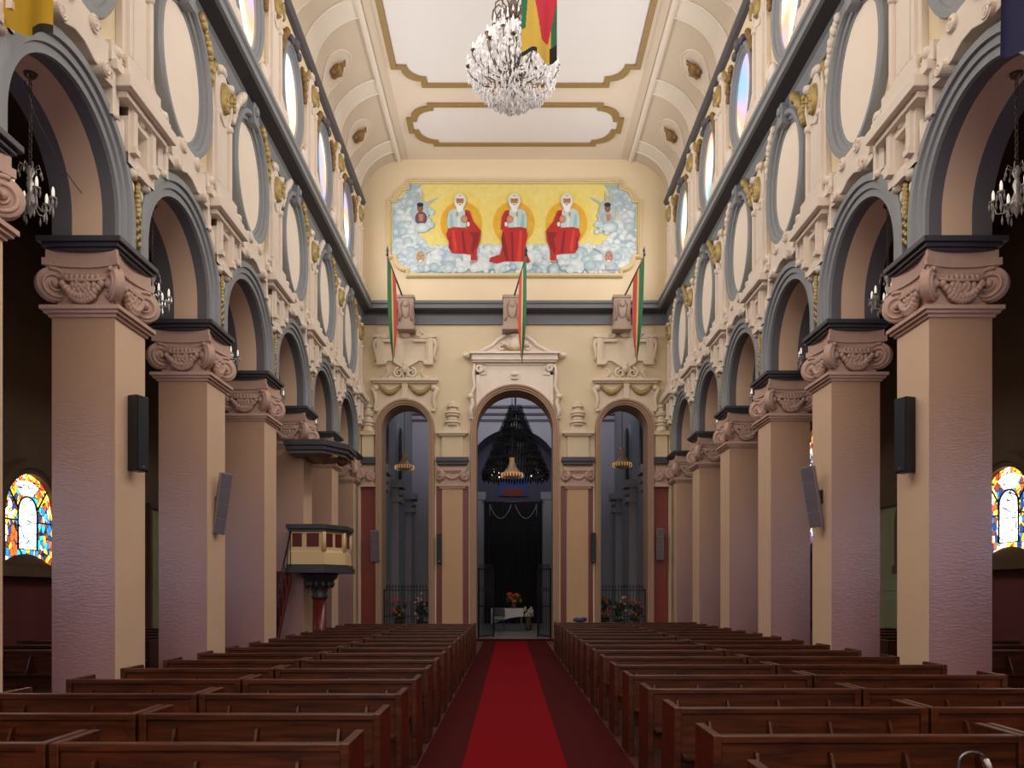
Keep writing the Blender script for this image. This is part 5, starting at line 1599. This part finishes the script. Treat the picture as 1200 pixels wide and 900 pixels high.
# altar table, chair, vase, flowers
t = thing('altar_table', 'low table under a white cloth in the chancel beyond the arch', 'table', (-.25, 33.0, 0))
mb = MB(); mb.box(-.68, .62, -.4, .4, .88, .93); mb.build('tabletop', M_WOOD, t)
for x in (-.6, .54):
    for y in (-.34, .3): MB().box(x, x + .06, y, y + .06, 0, .88).build('leg', M_WOOD, t)
mb = MB(); mb.add([(-.72, -.44, .935), (.66, -.44, .935), (.66, .44, .935), (-.72, .44, .935), (-.72, -.45, .28), (.1, -.46, .55), (.66, -.45, .60), (.66, .45, .6), (-.72, .45, .3)],
                  [(0, 1, 2, 3), (0, 4, 5, 6, 1), (1, 6, 7, 2), (3, 2, 7, 8), (0, 3, 8, 4)])
o = mb.build('tablecloth', M_WHITE, None, recalc=True); o.location = (-.25, 33.0, 0); tag(o, 'white cloth hanging askew over the low altar table', 'tablecloth')
t = thing('black_chair', 'black chair standing in front of the white altar table', 'chair', (-.62, 32.1, 0))
MB().box(-.25, .25, -.22, .22, .44, .49).build('seat', M_BLACK, t, bevel=.01)
mb = MB(); P = [(-.25, .62), (.25, .62), (.25, .9)] + [(.25 * cos(pi * q / 8), .88 + .12 * sin(pi * q / 8)) for q in range(1, 8)] + [(-.25, .9)]
mb.prism(P, -.22, -.18, 'y'); mb.build('backrest', M_BLACK, t)
for x in (-.22, .19):
    for y in (-.22, .19): MB().box(x, x + .03, y, y + .03, 0, .62 if y < 0 else .44).build('leg', M_IRON, t)
t = thing('flower_vase', 'pale vase of white flowers standing beside the altar table', 'vase', (.62, 32.6, 0))
mb = MB(); mb.lathe([(0, 0), (.12, 0), (.16, .25), (.1, .45), (.13, .55), (0, .55)], 14); mb.build('vase', M_POT, t)
mb = MB(); rnd = random.Random(9)
for q in range(26): mb.ball((rnd.uniform(-.18, .18), rnd.uniform(-.15, .15), .6 + rnd.uniform(0, .4)), (.06, .06, .07), 6, 5)
mb.build('blossom', mat('petal_white', (200, 196, 170), .7, .15, 9), t)
t = thing('flower_vase', 'vase of orange flowers standing on the altar table', 'vase', (.0, 33.1, .935))
mb = MB(); mb.lathe([(0, 0), (.08, 0), (.11, .12), (.06, .22), (.08, .26), (0, .26)], 12); mb.build('vase', M_POT, t)
mb = MB()
for q in range(24): mb.ball((rnd.uniform(-.3, .3), rnd.uniform(-.12, .12), .3 + rnd.uniform(0, .34)), (.07, .07, .06), 6, 5)
mb.build('blossom', M_ORANGE, t)
mb = MB()
for q in range(20): mb.ball((rnd.uniform(-.3, .3), rnd.uniform(-.12, .12), .26 + rnd.uniform(0, .25)), (.06, .05, .09), 6, 4)
mb.build('leaf', M_LEAF, t)
# iron gate leaves in the central arch, railings in the side arches
def iron(label, name, cat, x0, x1, y0, y1, h, group):
    t = thing(name, label, cat, (x0, y0, 0), math.atan2(y1 - y0, x1 - x0), group)
    L = math.hypot(x1 - x0, y1 - y0)
    mb = MB(); mb.box(0, L, -.02, .02, .05, .1); mb.box(0, L, -.02, .02, h * .45, h * .45 + .04); mb.box(0, L, -.02, .02, h - .06, h - .02); mb.box(0, .04, -.02, .02, 0, h); mb.box(L - .04, L, -.02, .02, 0, h); mb.build('frame', M_IRON, t)
    n = max(4, int(L / .1))
    for q in range(1, n):
        x = L * q / n
        mb = MB(); mb.tube([(x, 0, .05), (x, 0, h + .06)], .011, 5); mb.drop((x, 0, h + .17), .025, .15, 4)
        if q % 2: mb.tube([(x + .045 * cos(a), 0, h * .7 + .045 * 2 * sin(a)) for a in [2 * pi * k / 12 for k in range(12)]], .008, 4, 0, True)
        mb.build('bar', M_IRON, t)
iron('open wrought iron gate leaf at the left of the central arch', 'iron_gate', 'gate', -1.28, -.75, DEND + WT + .05, DEND + WT + 1.0, 2.5, 'open gate leaves in the central arch')
iron('open wrought iron gate leaf at the right of the central arch', 'iron_gate', 'gate', 1.28, .85, DEND + WT + .05, DEND + WT + 1.0, 2.5, 'open gate leaves in the central arch')
iron('wrought iron railing across the left side arch', 'iron_railing', 'railing', -4.5, -2.94, DEND + .3, DEND + .3, 1.75, 'railings in the side arches')
iron('wrought iron railing across the right side arch', 'iron_railing', 'railing', 2.94, 4.5, DEND + .3, DEND + .3, 1.75, 'railings in the side arches')
def flowers(label, x, y, colr, h=.9):
    t = thing('potted_plant', label, 'plant', (x, y, 0), group='flower stands behind the railings')
    MB().lathe([(0, 0), (.14, 0), (.18, .35), (0, .35)], 12).build('pot', M_POT, t)
    mb = MB()
    for q in range(34):
        a = rnd.uniform(0, 2 * pi); r = rnd.uniform(0, .24); mb.ball((r * cos(a), r * sin(a), .35 + rnd.uniform(0, h)), (.07, .05, .1), 6, 4)
    mb.build('foliage', M_LEAF, t)
    mb = MB()
    for q in range(8):
        a = rnd.uniform(pi, 2 * pi); r = rnd.uniform(.1, .26); mb.ball((r * cos(a), r * sin(a) - .05, .6 + rnd.uniform(.1, h)), .06, 7, 5)
    mb.build('blossom', colr, t)
flowers('leafy potted plant with orange blossoms at the left behind the right railing', 3.15, 27.2, M_ORANGE, 1.1)
flowers('leafy potted plant with pale blossoms in the middle behind the right railing', 3.75, 27.3, M_PINKF, .9)
flowers('leafy potted plant with orange blossoms at the right behind the right railing', 4.3, 27.2, M_ORANGE, .8)
flowers('leafy potted plant with pale blossoms behind the left railing', -3.3, 27.2, M_PINKF, 1.0)
flowers('leafy potted plant with orange blossoms behind the left railing', -4.1, 27.2, M_ORANGE, .8)
# altar step
trim(MB().box(-1.4, 1.4, DEND - .35, DEND, 0, .06), M_CARP)

# ------------------------------------------------------------------ CAMERA
cam = bpy.data.cameras.new('camera'); co = bpy.data.objects.new('camera', cam); C.objects.link(co)
cam.sensor_fit = 'HORIZONTAL'; cam.sensor_width = 36.0; cam.lens = 36.0 * F / 1200.0
cam.shift_x = (600 - VX) / 1200.0; cam.shift_y = (VY - 450) / 1200.0
co.location = CAM; co.rotation_euler = (pi / 2, 0, 0)
cam.clip_end = 200
bpy.context.scene.camera = co

# ------------------------------------------------------------------ LIGHT
def area(loc, rot, sx, sy, power, col, spread=180):
    l = bpy.data.lights.new('window_and_fill_light', 'AREA'); l.shape = 'RECTANGLE'; l.size = sx; l.size_y = sy
    l.energy = power; l.color = col; l.spread = radians(spread)
    o = bpy.data.objects.new('window_and_fill_light', l); C.objects.link(o); o.location = loc; o.rotation_euler = rot
    return o
PW = 104.0
for s in (-1, 1):
    for i in ARCHES:
        # daylight through each clerestory window
        area((s * (W - .25), ay(i), 13.1), (0, s * radians(90), 0), 1.7, 1.1, PW, (1.0, .97, .93))
# added fill lamp behind the camera; the back wall has no window
area((0, YB + .3, 8.5), (radians(90), 0, 0), 8, 9, 960, (1, .95, .92))
# aisle windows throw a little coloured light
# chancel: added cool lamp hidden above the arches, brightens the upper walls
area((0, CY0 + .25, 10.6), (radians(112), 0, 0), 8, 1.6, 420, (.88, .88, 1.0), 105)
area((0, 33.0, ZCH - .3), (0, 0, 0), 6, 6, 60, (1.0, .92, .9))  # added weak fill shining down from under the chancel ceiling
w = bpy.data.worlds.new('world'); bpy.context.scene.world = w; w.use_nodes = True
w.node_tree.nodes['Background'].inputs[0].default_value = (.5, .55, .65, 1); w.node_tree.nodes['Background'].inputs[1].default_value = .05
sc = bpy.context.scene
sc.view_settings.view_transform = 'Standard'
sc.view_settings.exposure = 0.0
